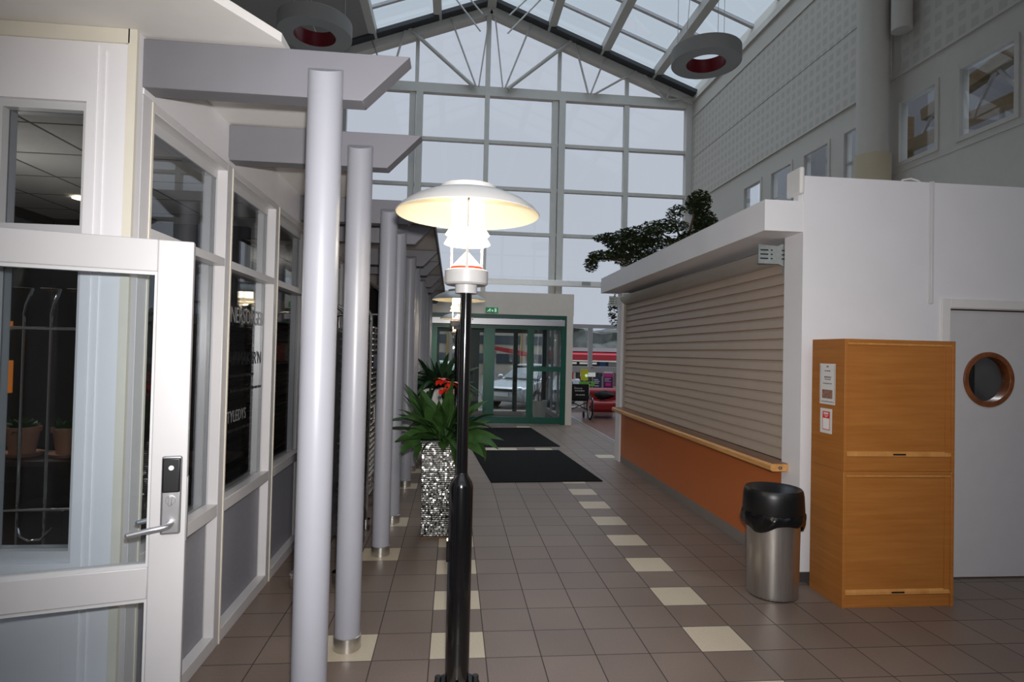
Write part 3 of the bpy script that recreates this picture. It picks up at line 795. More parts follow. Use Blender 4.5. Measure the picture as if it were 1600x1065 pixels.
holed_plate(MB(), 0.006, 0.894, 0.012, 2.03, RX, RZ, RR, 0.02, 0.065).build('door_leaf', door_grey, d2)
def ring_mb(r0, r1, y0, y1, n=56):
    b = MB(); m = []
    for r, y in ((r0, y0), (r1, y0), (r1, y1), (r0, y1)):
        m.append([(RX+r*math.cos(2*PI*k/n), y, RZ+r*math.sin(2*PI*k/n)) for k in range(n)])
    v = sum(m, []); f = []
    for i in range(4):
        j = (i+1) % 4
        for k in range(n): f.append((i*n+k, i*n+(k+1) % n, j*n+(k+1) % n, j*n+k))
    return b.add(v, f)
ring_mb(0.172, 0.210, 0.008, 0.085).build('window_ring', round_wood, d2, bevel=0.004)
MB().add([(RX+0.18*math.cos(2*PI*k/40), 0.05, RZ+0.18*math.sin(2*PI*k/40)) for k in range(40)], [tuple(range(40))]).build('round_pane', pane_dark, d2)
mb = MB().box(-0.075, -0.005, -0.015, 0.07, 0, 2.115).box(0.905, 0.975, -0.015, 0.07, 0, 2.115).box(-0.005, 0.905, -0.015, 0.07, 2.045, 2.115)
mb.build('door_frame', offwhite, d2, bevel=0.004)
MB().box(0.0, 0.9, 0.02, 0.06, 2.032, 2.042).box(0.0, 0.005, 0.02, 0.06, 0, 2.04).build('shadow_gap', brown_box, d2)
# kitchen things seen through the round window
struct('wall_kitchen', MB().box(3.2, 6.8, 3.1, 3.2, 0, 2.57), grey_wall, 'grey kitchen wall seen through the round window', 'wall')
ov = thing('microwave_oven', 'black oven seen through the round door window', 'oven', (5.25, 2.85, 1.18))
MB().box(-0.36, 0.36, -0.24, 0.24, 0, 0.52).build('body', black_plastic, ov, bevel=0.01); MB().box(-0.33, 0.15, -0.247, -0.24, 0.04, 0.48).build('oven_door', black_gloss, ov); MB().box(0.18, 0.20, -0.27, -0.247, 0.08, 0.44).build('oven_handle', alu, ov)
kb = thing('kitchen_bench', 'kitchen bench under the black oven', 'bench', (5.25, 2.82, 0))
MB().box(-1.2, 1.2, -0.28, 0.27, 1.14, 1.178).build('bench_top', alu, kb); MB().box(-1.18, 1.18, -0.25, 0.27, 0, 1.14).build('bench_body', grey_wall, kb)
for i, x in enumerate((4.62, 4.70, 4.78)):
    k = MB().prism([(-0.018, 0), (0.018, 0), (0.022, 0.22), (-0.022, 0.22)], 1, 0, 0.02).box(-0.012, 0.012, 0, 0.02, 0.22, 0.33).build('knife', black_plastic, None)
    k.location = (x, 3.075, 1.40-0.02*i); k.rotation_euler = (0, 0.12, 0)
    tag(k, ['leftmost', 'middle', 'rightmost'][i]+' of three dark knives hung on the kitchen wall', 'knife', 'knives behind the round window')

# ------------------------------------------------------------------ cabinets
CX0, CX1, CY0, CY1 = 2.668, 3.462, 0.50, 0.86
def cabinet(label, z0, plinth, h):
    t = thing('tambour_cabinet', label, 'cabinet', (CX0, CY0, z0), 0, 'stacked beech tambour cabinets')
    W = CX1-CX0; D = CY1-CY0
    MB().box(0, 0.022, 0, D, 0, h).box(W-0.022, W, 0, D, 0, h).box(0.022, W-0.022, 0, D, h-0.022, h).box(0.022, W-0.022, D-0.012, D, 0, h-0.022).box(0.022, W-0.022, 0.008, D-0.012, 0, 0.02).build('body', cab_wood, t, bevel=0.0015)
    MB().box(0.022, W-0.022, 0.012, 0.03, 0.0, plinth).build('plinth', cab_wood, t)
    MB().box(0.022, W-0.022, 0.006, 0.03, h-0.036, h-0.022).build('top_rail', cab_edge, t)
    # tambour front with a curved pull strip at its lower edge
    mb = MB().box(0.024, W-0.024, 0.016, 0.026, plinth+0.002, h-0.034)
    mb.box(W-0.060, W-0.022, 0.010, 0.02, plinth+0.002, h-0.036)
    fr = mb.build('tambour_front', cab_wood, t)
    MB().prism([(0.016, plinth+0.035), (0.004, plinth+0.022), (0.002, plinth+0.006), (0.006, plinth+0.0), (0.016, plinth)], 0, 0.024, W-0.024).build('pull_strip', cab_edge, fr, smooth=True)
    MB().box(W/2-0.045, W/2+0.045, 0.0005, 0.006, plinth+0.012, plinth+0.022).build('pull_slot', ink_b, fr)
    MB().box(W-0.043, W-0.030, 0.004, 0.012, (plinth+0.006) if plinth > 0.09 else h-0.018, (plinth+0.024) if plinth > 0.09 else h-0.006).build('lock', ink_b, t)
    return t
cabinet('lower beech tambour cabinet, standing on the floor beside the rubbish bin', 0.0, 0.082, 0.898)
c2 = cabinet('upper beech tambour cabinet with two notices on its side', 0.899, 0.095, 0.876)
# notices on the cabinet side
def notice(label, y0, y1, z0, z1):
    t = thing('notice', label, 'notice', (CX0-0.001, 0, 0))
    MB().box(-0.0012, 0, y0, y1, z0, z1).build('sheet', paper, t)
    return t
n1 = notice('white laminated notice with a small photo, on the cabinet side', 0.595, 0.765, 1.325, 1.605)
for z, a, b, h in ((1.585, 0.67, 0.69, 0.012), (1.555, 0.65, 0.71, 0.007), (1.512, 0.64, 0.72, 0.009), (1.497, 0.645, 0.715, 0.006), (1.468, 0.63, 0.73, 0.006), (1.345, 0.62, 0.74, 0.004)):
    y = a; mb = MB()
    while y < b-0.004:
        l = random.uniform(0.006, 0.02); mb.box(-0.0016, -0.0012, y, min(y+l, b), z-h/2, z+h/2); y += l+0.004
    mb.build('printed_line', ink, n1)
MB().box(-0.0016, -0.0012, 0.623, 0.737, 1.365, 1.425).build('photo', photo_m, n1)
mb = MB()
for a, b, c, d in ((0.603, 0.605, 1.34, 1.595), (0.755, 0.757, 1.34, 1.595), (0.603, 0.757, 1.338, 1.340)): mb.box(-0.0016, -0.0012, a, b, c, d)
mb.build('border_line', navy, n1)
n2 = notice('small white notice with a red header, below the larger one', 0.625, 0.755, 1.125, 1.295)
MB().box(-0.0018, -0.0012, 0.648, 0.728, 1.148, 1.275).build('card', print_red, n2, bevel=0.0)
MB().box(-0.0022, -0.0018, 0.653, 0.723, 1.153, 1.228).build('blank_field', print_w, n2)
for z, a, b, h in ((1.262, 0.662, 0.716, 0.011), (1.248, 0.665, 0.712, 0.004), (1.239, 0.675, 0.70, 0.004)):
    y = a; mb = MB()
    while y < b-0.003:
        l = random.uniform(0.004, 0.011); mb.box(-0.0022, -0.0018, y, min(y+l, b), z-h/2, z+h/2); y += l+0.002
    mb.build('printed_line', print_w, n2)

# ------------------------------------------------------------------ rubbish bin
bn = thing('rubbish_bin', 'steel rubbish bin with black lid, left of the cabinets', 'bin', (2.335, 0.765, 0))
MB().lathe([(0.001, 0.006), (0.164, 0.006), (0.168, 0.02), (0.176, 0.60), (0.176, 0.62)], n=56).build('body', steel, bn, smooth=True)
MB().lathe([(0.001, 0), (0.160, 0), (0.166, 0.012), (0.162, 0.02)], n=40).build('base_ring', black_plastic, bn, smooth=True)
MB().lathe([(0.200, 0.555), (0.203, 0.56), (0.196, 0.69), (0.190, 0.722), (0.182, 0.734), (0.166, 0.728), (0.13, 0.70), (0.10, 0.672), (0.09, 0.62)], n=56).build('lid', black_plastic, bn, smooth=True)
n = 90; rows = 7; mb = MB(); rnd = random.Random(3)
ph = [rnd.uniform(0, 6.28) for _ in range(6)]
for j in range(rows):
    t = j/(rows-1)
    for k in range(n):
        a = 2*PI*k/n
        drop = 0.085+0.03*math.sin(a*2+0.9)+0.012*math.sin(5*a+ph[0])+0.03*max(0, math.cos(a-(-0.35)))**4
        r = 0.203+0.010*math.sin(t*PI)*(1+0.5*math.sin(7*a+ph[1]))+0.004*math.sin(13*a+ph[2]+3*t)-0.012*t*(0.5+0.5*math.sin(3*a+ph[3]))
        mb.v.append((r*math.cos(a), r*math.sin(a), 0.575-drop*t))
for j in range(rows-1):
    for k in range(n):
        k2 = (k+1) % n; mb.f.append([j*n+k, j*n+k2, (j+1)*n+k2, (j+1)*n+k]); mb.m.append(0)
mb.build('bin_bag', black_bag, bn, smooth=True)

# ------------------------------------------------------------------ hall shell: right wall with windows
XR = 6.8
win = [(10.13, 9.34), (8.94, 8.14), (7.74, 6.94), (6.54, 5.85), (5.25, 4.51), (4.155, 3.312)]
ZB, ZT = 4.63, 5.6
mb = MB()
mb.box(XR, XR+0.15, -6, 13.5, -0.05, ZB); mb.box(XR, XR+0.15, -6, 13.5, ZT, 9.02)
ys = [13.5]+[v for w in win for v in w]+[-6]
for i in range(0, len(ys), 2): mb.box(XR, XR+0.15, ys[i+1], ys[i], ZB, ZT)
wr = struct('wall_right', mb, wall_upper, 'tall white side wall of the hall above the kiosk', 'wall')
MB().box(XR-0.012, XR, 5.4, 13.3, 6.03, 7.27).box(XR-0.012, XR, 5.4, 13.3, 7.29, 8.48).box(XR-0.012, XR, -6, 5.2, 6.03, 8.48).build('acoustic_plates', perf, wr)
MB().box(XR-0.03, XR, -6, 13.3, 5.99, 6.03).box(XR-0.03, XR, -6, 13.3, 8.48, 8.52).build('plate_trim', wall_upper, wr)
MB().box(XR-0.012, XR, -6, 13.3, 4.50, 4.53).build('sill_strip', wall_upper, wr)
wlab = ['farthest upper window in the right wall, beside the tree', 'second farthest upper window in the right wall', 'third farthest upper window in the right wall',
        'upper window just left of the round white pillar', 'upper window just right of the round white pillar', 'upper window at the top right corner of the picture']
for i, (b, a) in enumerate(win):
    f = MB().box(XR-0.02, XR+0.1, a-0.03, a+0.03, ZB-0.03, ZT+0.03).box(XR-0.02, XR+0.1, b-0.03, b+0.03, ZB-0.03, ZT+0.03).box(XR-0.018, XR+0.1, a+0.03, b-0.03, ZT-0.03, ZT+0.03).box(XR-0.018, XR+0.1, a+0.03, b-0.03, ZB-0.03, ZB+0.03)
    if i < 4: f.box(XR+0.03, XR+0.08, a+0.03, b-0.03, 5.0, 5.04)
    wo = struct('window_%d' % (i+7), f, wall_upper, wlab[i], 'window')
    MB().box(XR+0.012, XR+0.020, a+0.03, b-0.03, ZB+0.03, ZT-0.03).build('pane', pane, wo)
struct('wall_office', MB().box(9.5, 9.6, -6, 13.5, 3.5, 9), grey_wall, 'grey wall of the room behind the upper windows', 'wall')
tr = thing('roof_truss', 'pale wooden roof truss seen through the upper windows', 'truss', (8.3, 5.9, 5.12))
MB().box(-0.09, 0.09, -2.6, 2.2, 0.35, 0.52).build('lower_chord', yellow_wood, tr)
MB().bar((0, -1.6, 1.22), (0, 0.6, 0.86), 0.18, 0.2).build('upper_chord', yellow_wood, tr)
for a, b in (((0, -1.2, 0.5), (0, -0.8, 1.05)), ((0, -0.4, 0.5), (0, -0.8, 1.05)), ((0, 0.0, 0.5), (0, 0.35, 0.95)), ((0, 0.7, 0.5), (0, 0.35, 0.95))):
    MB().bar(a, b, 0.045, 0.045).build('web_bar', grey_frame, tr)
MB().box(-0.12, 0.12, 1.0, 1.22, -0.25, 1.0).build('post', yellow_wood, tr)
cl = thing('pillar', 'round white pillar on the upper right wall with a beige foot', 'pillar', (6.50, 5.42, 0))
MB().lathe([(0.225, 4.80), (0.225, 9.0)], n=48).build('shaft', wall_upper, cl, smooth=True)
o = MB().lathe([(0.26, 0.0), (0.26, 4.80), (0.225, 4.81)], n=48).build('foot', M('beige_pillar_paint', (176, 164, 140), 0.7), cl, smooth=True)
MB().tube([(6.62, 4.98, 6.55), (6.62, 4.98, 9.0)], 0.14, 24).build('air_duct', wall_upper, None, smooth=True)
tag(bpy.data.objects['air_duct'], 'white round duct beside the white pillar at the top right', 'duct')

# ------------------------------------------------------------------ gable glass wall
YG = 13.4
AX, AZ = 0.92, 11.30
SL = (11.30-9.06)/(6.9-0.92)
def roof_z(x): return AZ-abs(x-AX)*SL
XL = -5.0
mb = MB()
def fr(x0, x1, z0, z1, y0=YG-0.06, y1=YG+0.08): mb.box(x0, x1, y0, y1, z0, z1)
fr(XL, 6.8, 8.77, 9.03, YG-0.10)
for zc in (7.5, 6.215, 4.95): fr(XL, 6.8, zc-0.045, zc+0.045)
gw = struct('window_13', mb, gable_grey, 'great gable window of many panes at the far end of the hall', 'window')
def gpart(name, x0, x1, z0, z1, y0, y1): return MB().box(x0, x1, y0, y1, z0, z1).build(name, gable_grey, gw)
gpart('mullion', 0.80, 0.93, 2.9, 11.2, YG-0.115, YG+0.09)
for c in (2.90, -1.10):
    gpart('wide_mullion', c-0.185, c-0.02, 2.4 if c > 2 else 2.9, 8.8, YG-0.07, YG+0.09); gpart('wide_mullion', c, c+0.185, 2.4 if c > 2 else 2.9, 8.8, YG-0.12, YG+0.09)
    gpart('mullion', c-0.05, c+0.05, 9.0, roof_z(c)-0.1, YG-0.05, YG+0.05)
for c in (4.87, -3.05):
    gpart('mullion', c-0.07, c+0.07, 2.4, 8.8, YG-0.08, YG+0.09); gpart('mullion', c-0.05, c+0.05, 9.0, roof_z(c)-0.1, YG-0.05, YG+0.05)
gpart('edge_post', 6.62, 6.8, 0, 9.05, YG-0.12, YG+0.1); gpart('edge_post', XL, XL+0.2, 0, 9.05, YG-0.12, YG+0.1)
for s in (1, -1):
    xe = 6.8 if s > 0 else XL
    MB().bar((AX, YG-0.02, AZ-0.12), (xe, YG-0.02, roof_z(xe)-0.12), 0.3, 0.26).build('gable_rafter', gable_grey, gw)
    MB().bar((AX, YG-0.32, AZ+0.02), (xe, YG-0.32, roof_z(xe)+0.02), 0.28, 0.10).build('dark_channel', dark_gap, gw)
MB().add([(XL, YG+0.01, 2.47), (6.8, YG+0.01, 2.47), (6.8, YG+0.01, roof_z(6.8)-0.1), (AX, YG+0.01, AZ-0.1), (XL, YG+0.01, roof_z(XL)-0.1)], [(0, 1, 2, 3, 4)]).build('panes', pane, gw)
RODS = [((-2.324, 10.051), (-2.169, 9.635), .02), ((-1.446, 10.414), (-1.80, 9.05), .03), ((-1.396, 10.507), (0.468, 8.964), .055), ((-0.214, 10.848), (0.535, 8.969), .025), ((0.866, 10.95), (0.609, 8.974), .02),
        ((1.027, 10.927), (1.28, 8.964), .02), ((2.054, 10.869), (1.341, 8.968), .025), ((3.229, 10.478), (1.413, 8.955), .055), ((3.286, 10.428), (3.702, 8.97), .03), ((4.179, 10.054), (3.776, 8.975), .025),
        ((5.154, 9.755), (3.887, 8.973), .03), ((5.287, 9.691), (5.884, 8.974), .03), ((6.123, 9.36), (5.988, 8.981), .025), ((6.074, 8.949), (6.78, 9.05), .025), ((-2.324, 10.051), (-1.95, 9.0), .02), ((-3.3, 9.7), (-1.95, 9.0), .03)]
for (a, b, r) in RODS:
    MB().tube([(a[0], 13.22, a[1]), (b[0], 13.22, b[1])], r, 10).build('truss_rod', roof_grey, gw, smooth=True)
tb = MB().box(-1.0, 6.6, YG-0.24, YG-0.10, 3.50, 3.66).build('trim_3', offwhite, None, bevel=0.01)
tag(tb, 'long pale rail across the gable glass above the entrance', 'rail', kind='structure')
MB().box(3.62, 3.86, YG-0.27, YG-0.24, 3.56, 3.64).build('grey_box', galv, tb)

# ------------------------------------------------------------------ roof
XE = 6.85
rf = thing('roof_1', 'glazed pitched roof over the hall', 'roof', (0, 0, 0), kind='structure')
def on_slope(x, dz=0.0): return roof_z(x)+dz
for x in (2.60, 4.12, 5.64):
    MB().box(x-0.10, x+0.12, -6, 13.3, roof_z(x)-0.02, roof_z(x)+0.22).build('purlin', roof_grey, rf)
for x in (-0.55, -2.28):
    MB().box(x-0.12, x+0.10, -6, 13.3, roof_z(x)-0.02, roof_z(x)+0.22).build('purlin', roof_grey, rf)
MB().box(AX-0.12, AX+0.12, -6, 13.3, AZ-0.10, AZ+0.25).build('ridge_beam', roof_grey, rf)
for y in [13.28-1.13*k for k in range(0, 17)]:
    MB().bar((AX, y, AZ+0.22), (XE, y, roof_z(XE)+0.22), 0.09, 0.07).build('glazing_bar', grey_frame, rf)
    MB().bar((AX, y, AZ+0.22), (-2.3, y, roof_z(-2.3)+0.22), 0.09, 0.07).build('glazing_bar', grey_frame, rf)
MB().add([(AX, 5.0, AZ+0.27), (XE, 5.0, roof_z(XE)+0.27), (XE, 13.5, roof_z(XE)+0.27), (AX, 13.5, AZ+0.27)], [(0, 1, 2, 3)]).build('roof_panes', pane_roof, rf)
MB().add([(AX, 5.0, AZ+0.27), (-2.3, 5.0, roof_z(-2.3)+0.27), (-2.3, 13.5, roof_z(-2.3)+0.27), (AX, 13.5, AZ+0.27)], [(0, 1, 2, 3)]).build('roof_panes', pane_roof, rf)
def slab(name, x0, x1, y0, y1, mat, th=0.15, dz=0.0):
    return MB().prism([(x0, roof_z(x0)+dz), (x1, roof_z(x1)+dz), (x1, roof_z(x1)+dz+th), (x0, roof_z(x0)+dz+th)], 1, y0, y1).build(name, mat, rf)
slab('solid_panel', XL-0.15, -2.32, -6, 13.5, opaque_roof, 0.2, 0.02)
slab('solid_panel', -2.32, AX, -6, 5.0, opaque_roof, 0.2, 0.1)
slab('solid_panel', AX, XE+0.1, -6, 5.0, opaque_roof, 0.2, 0.1)
MB().prism([(XE-0.1, 8.93), (XE+0.1, 8.93), (XE+0.1, 9.4), (XE, 9.4), (XE-0.08, 9.1)], 1, -6, 13.5).build('eave_trim', wall_upper, rf)
struct('wall_upper_left', MB().box(XL-0.15, XL, -6, 13.5, 0, 9.3), wall_upper, 'upper left side wall of the hall', 'wall')
struct('wall_back', MB().box(XL-0.15, 6.95, -6.1, -6.0, -0.05, 3.0), wall_upper, 'wall behind the camera', 'wall')
mb = MB()
for x in (XL, -3.05, -1.1, AX, 2.9, 4.87, 6.7): mb.box(x-0.07, x+0.07, -6.1, -6.0, 3.0, roof_z(x)+0.1)
for zz in (3.05, 4.95, 6.2, 7.5, 8.9): mb.box(XL, 6.8, -6.09, -6.01, zz-0.05, zz+0.05)
struct('window_16', mb, gable_grey, 'unseen gable opening added behind the camera to let sky light in', 'window')  # unseen open gable, added so sky light reaches surfaces facing the camera
struct('floor_rear', MB().box(XL, -1.8, -6, YF, -0.25, -0.002), tile_dark, 'tiled floor at the left of the open door', 'floor')
# free tie rods of the nearer truss
for i, (a, b) in enumerate((((-0.046, 10.742), (0.588, 9.97)), ((0.323, 10.772), (0.632, 10.425)), ((1.759, 10.888), (1.337, 10.447)), ((2.14, 10.919), (1.304, 9.97)))):
    d = (a[0]-b[0], a[1]-b[1]); k = 0.55 if i in (0, 3) else 0.5
    MB().tube([(a[0]+d[0]*k*0.3, 12.2, a[1]+d[1]*k*0.3), (b[0], 12.2, b[1])], 0.022, 10).build('tie_rod', roof_grey, rf, smooth=True)

# ring lamps
def ring_lamp(label, loc):
    t = thing('ring_lamp', label, 'ceiling lamp', loc, 0, 'large grey ring lamps')
    MB().lathe([(0.285, 0.0), (0.50, 0.0), (0.505, 0.005), (0.505, 0.205), (0.50, 0.21), (0.29, 0.21)], n=72).build('ring_body', ring_grey, t, smooth=True)
    o = MB().lathe([(0.285, 0.0), (0.285, 0.21)], n=72).build('inner_band', ring_red, t, smooth=True); o['label'] = 'dark red inner band'
    for k in range(3):
        a = k*2*PI/3+0.5
        MB().tube([(0.42*math.cos(a), 0.42*math.sin(a), 0.2), (0.42*math.cos(a), 0.42*math.sin(a), 4.2)], 0.004, 6).build('wire', grey_frame, t)
    MB().tube([(0.0, 0.35, 4.2), (-0.1, 0.36, 1.5), (-0.16, 0.37, 0.6), (-0.12, 0.38, 0.35), (-0.05, 0.40, 0.2)], 0.005, 6).build('cable', grey_frame, t)
    return t
ring_lamp('grey ring lamp with red inside at the upper right, by the glass roof', (3.74, 5.30, 6.0))
ring_lamp('grey ring lamp with red inside at the upper left, above the beam tip', (-1.955, 5.32, 6.0))

# ------------------------------------------------------------------ entrance vestibule
mb = MB().box(-0.52, 2.80, 10.15, 13.3, 2.475, 2.975)
mb.box(2.645, 2.79, 10.15, 10.35, 0, 2.475)
ve = struct('wall_entrance', mb, header_white, 'off-white box above the green entrance doors', 'wall')
e1 = thing('door_3', 'green framed sliding entrance doors at the far end', 'door', (0, 10.16, 0), kind='structure')
mb = MB()
mb.box(-0.5, 2.645, 0, 0.12, 2.40, 2.475); mb.box(-0.5, -0.38, 0, 0.1, 0, 2.40); mb.box(2.545, 2.645, 0, 0.1, 0, 2.40)
mb.box(-0.38, 2.545, 0.01, 0.1, 2.185, 2.225)
mb.build('outer_frame', green_frame, e1)
MB().box(-0.45, 2.60, -0.03, 0.08, 2.235, 2.375).build('door_operator', alu, e1, bevel=0.006)
for nm, x0, x1, pl, prr in (('sliding_leaf', -0.38, 0.798, 0.10, 0.03), ('sliding_leaf', 0.80, 1.885, 0.215, 0.13), ('fixed_leaf', 1.885, 2.545, 0.02, 0.02)):
    mb = MB().box(x0, x0+pl, 0.02, 0.075, 0.02, 2.183).box(x1-prr, x1, 0.02, 0.075, 0.02, 2.183).box(x0+pl, x1-prr, 0.021, 0.074, 2.15, 2.183).box(x0+pl, x1-prr, 0.021, 0.074, 0.02, 0.165)
    if nm == 'fixed_leaf': mb.box(x0+pl, x1-prr, 0.015, 0.08, 1.205, 1.31)
    lf = mb.build(nm, green_frame, e1)
    MB().box(x0+pl, x1-prr, 0.042, 0.050, 0.165, 2.15).build('pane', pane_far, lf)
MB().box(1.86, 1.89, -0.005, 0.02, 0.02, 2.15).build('guide_strip', green_frame, e1)
e2 = thing('door_4', 'dark green outer entrance doors behind the first ones', 'door', (0, 13.15, 0), kind='structure')
mb = MB().box(-0.5, 2.7, 0, 0.1, 2.15, 2.47).box(-0.5, -0.3, 0, 0.1, 0, 2.15).box(0.55, 0.80, 0, 0.1, 0, 2.15).box(1.74, 1.86, 0, 0.1, 0, 2.15).box(2.55, 2.7, 0, 0.1, 0, 2.15).box(1.86, 2.55, 0.01, 0.09, 1.20, 1.26)
mb.build('outer_frame', green_dark, e2)
MB().box(-0.3, 2.55, 0.04, 0.05, 0.05, 2.15).build('pane', pane_far, e2)
MB().tube([(0.66, -0.04, 0.8), (0.66, -0.04, 1.25)], 0.015, 8).build('door_handle', alu, e2, smooth=True)
mb = MB()
for y in (10.4, 11.35, 12.3, 13.1): mb.box(2.66, 2.72, y, y+0.06, 0, 2.475)
mb.box(2.66, 2.72, 10.4, 13.16, 0, 0.12).box(2.66, 2.72, 10.4, 13.16, 1.18, 1.24)
sw = struct('window_14', mb, grey_frame, 'grey framed side glazing of the entrance porch', 'window')
MB().box(2.686, 2.694, 10.46, 13.1, 0.12, 2.4).build('pane', pane_far, sw)
wp = thing('plant_pot', 'white round pot inside the entrance, lower right pane', 'pot', (2.29, 11.75, 0))
MB().lathe([(0.001, 0), (0.15, 0), (0.19, 0.36), (0.20, 0.42), (0.18, 0.42), (0.17, 0.38), (0.001, 0.37)], n=32).build('pot', pot_white, wp, smooth=True)
mb = MB()
for k in range(14):
    a = random.uniform(0, 6.28)
    mb.tube([(0.05*math.cos(a), 0.05*math.sin(a), 0.37), (0.12*math.cos(a), 0.12*math.sin(a), 0.7), (0.2*math.cos(a+0.4), 0.2*math.sin(a+0.4), random.uniform(0.85, 1.2))], 0.006, 6)
mb.build('bare_stems', bark, wp, smooth=True)
struct('floor_porch', MB().box(-0.5, 2.64, 10.35, 13.1, 0.0005, 0.006), M('brown_entrance_mat', (88, 72, 60), 0.8, noise=0.3, nscale=120), 'brown mat flooring inside the entrance porch', 'floor')
# exit sign
ex = thing('exit_sign', 'green emergency exit sign above the entrance doors', 'sign', (0.926, 10.15, 2.497))
MB().box(-0.139, 0.139, -0.03, 0, 0, 0.125).build('sign_box', exit_green, ex, bevel=0.004)
mb = MB()
y = -0.0315
def q(p): mb.add([(x, y, z) for x, z in p], [tuple(range(len(p)))])
q([(-0.055, 0.088), (-0.04, 0.088), (-0.04, 0.104), (-0.055, 0.104)])                       # head
q([(-0.082, 0.062), (-0.045, 0.084), (-0.035, 0.074), (-0.06, 0.05)])                       # body
q([(-0.06, 0.052), (-0.045, 0.058), (-0.03, 0.036), (-0.045, 0.02), (-0.055, 0.026), (-0.044, 0.038)])
q([(-0.08, 0.062), (-0.065, 0.05), (-0.085, 0.03), (-0.108, 0.03), (-0.108, 0.04), (-0.09, 0.041)])
q([(-0.04, 0.076), (-0.02, 0.062), (-0.01, 0.068), (-0.01, 0.076), (-0.02, 0.074), (-0.035, 0.088)])
q([(0.005, 0.075), (0.005, 0.055), (0.022, 0.055), (0.022, 0.075)]); q([(-0.008, 0.055), (0.035, 0.055), (0.0135, 0.022)])   # arrow
q([(0.06, 0.018), (0.06, 0.104), (0.103, 0.104), (0.103, 0.018), (0.095, 0.018), (0.095, 0.096), (0.068, 0.096), (0.068, 0.018)])
q([(0.075, 0.02), (0.075, 0.09), (0.09, 0.09), (0.09, 0.02)])
mb.build('pictogram', exit_white, ex)

# ------------------------------------------------------------------ lounge
mb = MB()
mb.box(2.92, 6.8, YG-0.05, YG+0.09, 2.36, 2.46)
mb.box(2.92, 6.8, YG-0.08, YG+0.09, 1.10, 1.27)
for x in (3.0, 3.955, 4.80, 5.75, 6.7): mb.box(x-0.055, x+0.055, YG-0.05, YG+0.08, 1.27, 2.36)
for x in (3.0, 4.87, 6.7): mb.box(x-0.06, x+0.06, YG-0.05, YG+0.09, 0.12, 1.10)
mb.box(2.92, 6.8, YG-0.06, YG+0.09, 0, 0.12)
lw = struct('window_15', mb, grey_frame, 'grey framed lounge window above the red sofa', 'window')
MB().box(3.05, 6.65, YG+0.01, YG+0.018, 1.27, 2.36).build('upper_pane', pane, lw)
MB().box(3.05, 6.65, YG+0.01, YG+0.018, 0.12, 1.10).build('lower_pane', pane, lw)
MB().tube([(3.93, YG-0.06, 1.22), (4.05, YG-0.09, 1.255)], 0.014, 8).build('window_handle', chrome, lw, smooth=True)

def banner(label, x0, x1, zt, mat, parts):
    t = thing('roll_up_banner', label, 'banner', ((x0+x1)/2, 13.2, 0))
    w = (x1-x0)/2
    MB().box(-w, w, -0.008, 0.008, 0.06, zt).build('sheet', mat, t); MB().box(-w-0.02, w+0.02, -0.06, 0.06, 0.005, 0.06).build('base', alu, t)
    MB().box(-w-0.02, -w, -0.012, 0.012, 0.06, zt+0.01).box(w, w+0.02, -0.012, 0.012, 0.06, zt+0.01).build('side_rail', alu, t)
    for nm, a, b, c, d, m in parts: MB().box(a, b, -0.010, -0.008, c, d).build(nm, m, t)
    return t
def lines(x0, x1, zs, m, h=0.018): return [('text_line', x0, x0+(x1-x0)*random.uniform(0.6, 1), z, z+h, m) for z in zs]
banner('navy blue banner behind the red sofa', 4.0, 4.25, 0.985, navy, lines(-0.10, 0.1, (0.90, 0.85, 0.80, 0.72), paper, 0.022)+lines(-0.09, 0.1, (0.66,), paper, 0.012))
banner('purple and pink banner right of the navy one', 4.30, 4.57, 1.155, purple,
       [('head_field', -0.13, 0.13, 1.09, 1.15, paper), ('pink_field', -0.13, 0.13, 0.99, 1.08, magenta), ('pink_button', -0.07, 0.08, 0.74, 0.82, magenta), ('foot_field', -0.06, 0.06, 0.60, 0.66, paper)]+lines(-0.10, 0.1, (0.94, 0.90, 0.86), paper, 0.012))
ps = thing('wall_poster', 'small red and white poster on the low lounge glass', 'poster', (3.46, 13.335, 0.90))
MB().box(-0.065, 0.075, 0, 0.004, 0, 0.28).build('sheet', paper, ps); MB().box(-0.055, 0.01, -0.003, 0, 0.01, 0.2).build('red_field', print_red, ps)
cbx = thing('collection_column', 'small yellow display board with a green tray behind the wheelchair', 'display stand', (3.78, 13.2, 0))
MB().box(-0.12, 0.07, -0.05, 0.05, 0.88, 1.19).build('sign_board', yellow, cbx); MB().box(-0.04, 0.0, -0.02, 0.02, 0, 0.88).build('post', grey_frame, cbx); MB().box(-0.16, 0.24, -0.12, 0.05, 0.73, 0.84).build('tray', lime, cbx)
MB().lathe([(0.001, 0), (0.04, 0), (0.04, 0.006), (0.001, 0.006)], n=24).build('badge', exit_white, cbx).matrix_local = Matrix.Translation((0.02, -0.05, 1.02)) @ Matrix.Rotation(PI/2, 4, 'X')

sf = thing('sofa', 'red leather sofa under the lounge window', 'sofa', (3.52, 11.55, 0))
MB().box(0.02, 2.7, 0.0, 0.70, 0.16, 0.44).build('seat', sofa_red, sf, bevel=0.09, seg=4)
MB().box(0.0, 2.72, 0.55, 0.86, 0.36, 0.735).build('backrest', sofa_red, sf, bevel=0.12, seg=4)
for x in (0.12, 0.98, 2.55):
    for y in (0.08, 0.66): MB().tube([(x, y, 0.0), (x, y, 0.17)], 0.016, 10).build('leg', chrome, sf, smooth=True)
